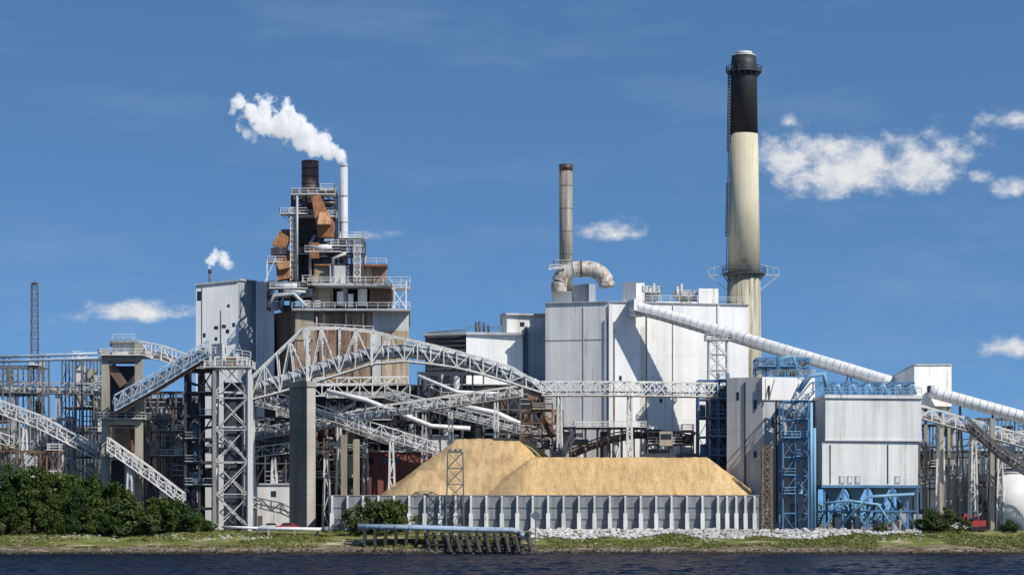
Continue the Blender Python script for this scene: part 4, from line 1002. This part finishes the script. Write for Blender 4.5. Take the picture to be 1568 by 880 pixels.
tn=n.new('ShaderNodeVectorMath'); tn.operation='MULTIPLY'; l.new(sky.outputs[0],tn.inputs[0]); tn.inputs[1].default_value=(.92,1.26,1.42); col=tn.outputs[0]
sx=n.new('ShaderNodeSeparateXYZ'); l.new(tc,sx.inputs[0])
def M(op,a,b_=None,c=None):
    m=n.new('ShaderNodeMath'); m.operation=op
    for i,v in enumerate((a,b_,c)):
        if v is None: continue
        if hasattr(v,'is_output'): l.new(v,m.inputs[i])
        else: m.inputs[i].default_value=v
    return m.outputs[0]
yy=M('MAXIMUM',sx.outputs[1],.05); u=M('MULTIPLY',M('DIVIDE',sx.outputs[0],yy),3.6); v=M('MULTIPLY',M('DIVIDE',sx.outputs[2],yy),3.6)
cv=n.new('ShaderNodeCombineXYZ'); l.new(u,cv.inputs[0]); l.new(M('MULTIPLY',v,1.3),cv.inputs[1])
n1=noi(n,l,cv.outputs[0],15,8,.66); n2=noi(n,l,cv.outputs[0],26,5,.65)
clouds=[(1290,266,150,78,38,1.35),(1215,250,70,64,36,1.3),(1400,266,90,60,36,1.25),(1455,232,62,45,44,.8),(1500,270,26,18,16,.75),(1206,190,18,16,12,.7),(1548,181,60,24,18,1.0),(950,358,70,26,13,.9),(1545,292,55,18,12,.8),(1540,532,68,28,18,1.0),(215,481,140,24,13,.85),(120,486,60,12,8,.5),(560,362,60,10,8,.35)]
F=None
for cx_,cy_,rx,ru,rd,am in clouds:
    du=M('DIVIDE',M('SUBTRACT',u,(cx_-784)/1000),rx/1000)
    dv=M('SUBTRACT',v,(798-cy_)/1000)
    dvp=M('DIVIDE',M('MAXIMUM',dv,0),ru/1000); dvn=M('DIVIDE',M('MINIMUM',dv,0),rd/1000)
    d=M('SQRT',M('ADD',M('MULTIPLY',du,du),M('ADD',M('MULTIPLY',dvp,dvp),M('MULTIPLY',dvn,dvn))))
    f=M('MULTIPLY',M('SUBTRACT',1.0,d),am)
    F=f if F is None else M('MAXIMUM',F,f)
Fn=M('ADD',F,M('MULTIPLY',M('SUBTRACT',n1,.52),3.0))
mk=n.new('ShaderNodeMapRange'); mk.interpolation_type='SMOOTHSTEP'; mk.inputs[1].default_value=-.05; mk.inputs[2].default_value=.95; l.new(Fn,mk.inputs[0])
near=n.new('ShaderNodeMapRange'); near.interpolation_type='SMOOTHSTEP'; near.inputs[1].default_value=-.45; near.inputs[2].default_value=.15; l.new(F,near.inputs[0])
fr_=M('MULTIPLY',M('MULTIPLY',mk.outputs[0],near.outputs[0]),M('GREATER_THAN',sx.outputs[1],.1))
ccol=ramp(n,l,M('ADD',M('MULTIPLY',n2,.8),M('MULTIPLY',Fn,.2)),[(.36,(.56,.64,.75)),(.50,(.74,.78,.83)),(.64,(.90,.90,.90))])
csc=n.new('ShaderNodeVectorMath'); csc.operation='SCALE'; l.new(ccol,csc.inputs[0]); csc.inputs['Scale'].default_value=9.2
cv2=n.new('ShaderNodeCombineXYZ'); l.new(u,cv2.inputs[0]); l.new(M('MULTIPLY',v,4),cv2.inputs[1])
ci=ramp(n,l,noi(n,l,cv2.outputs[0],2.2,6,.6),[(.50,(0,0,0)),(.85,(.2,.2,.2))])
col=mixc(n,l,ci,col,(4.6,5.4,6.6)); col=mixc(n,l,M('MULTIPLY',fr_,.95),col,csc.outputs[0])
l.new(col,bg.inputs[0])
# ---------------------------------------------------------------- camera
cd=bpy.data.cameras.new('camera'); cd.sensor_width=36; cd.lens=36*3600/1568; cd.shift_y=(798-440)/1568; cd.clip_end=30000; cd.clip_start=1
co=bpy.data.objects.new('camera',cd); co.location=(0,CY,6); co.rotation_euler=(math.pi/2,0,0); scene.collection.objects.link(co); scene.camera=co
scene.view_settings.view_transform='Standard'; scene.view_settings.look='None'; scene.view_settings.exposure=0
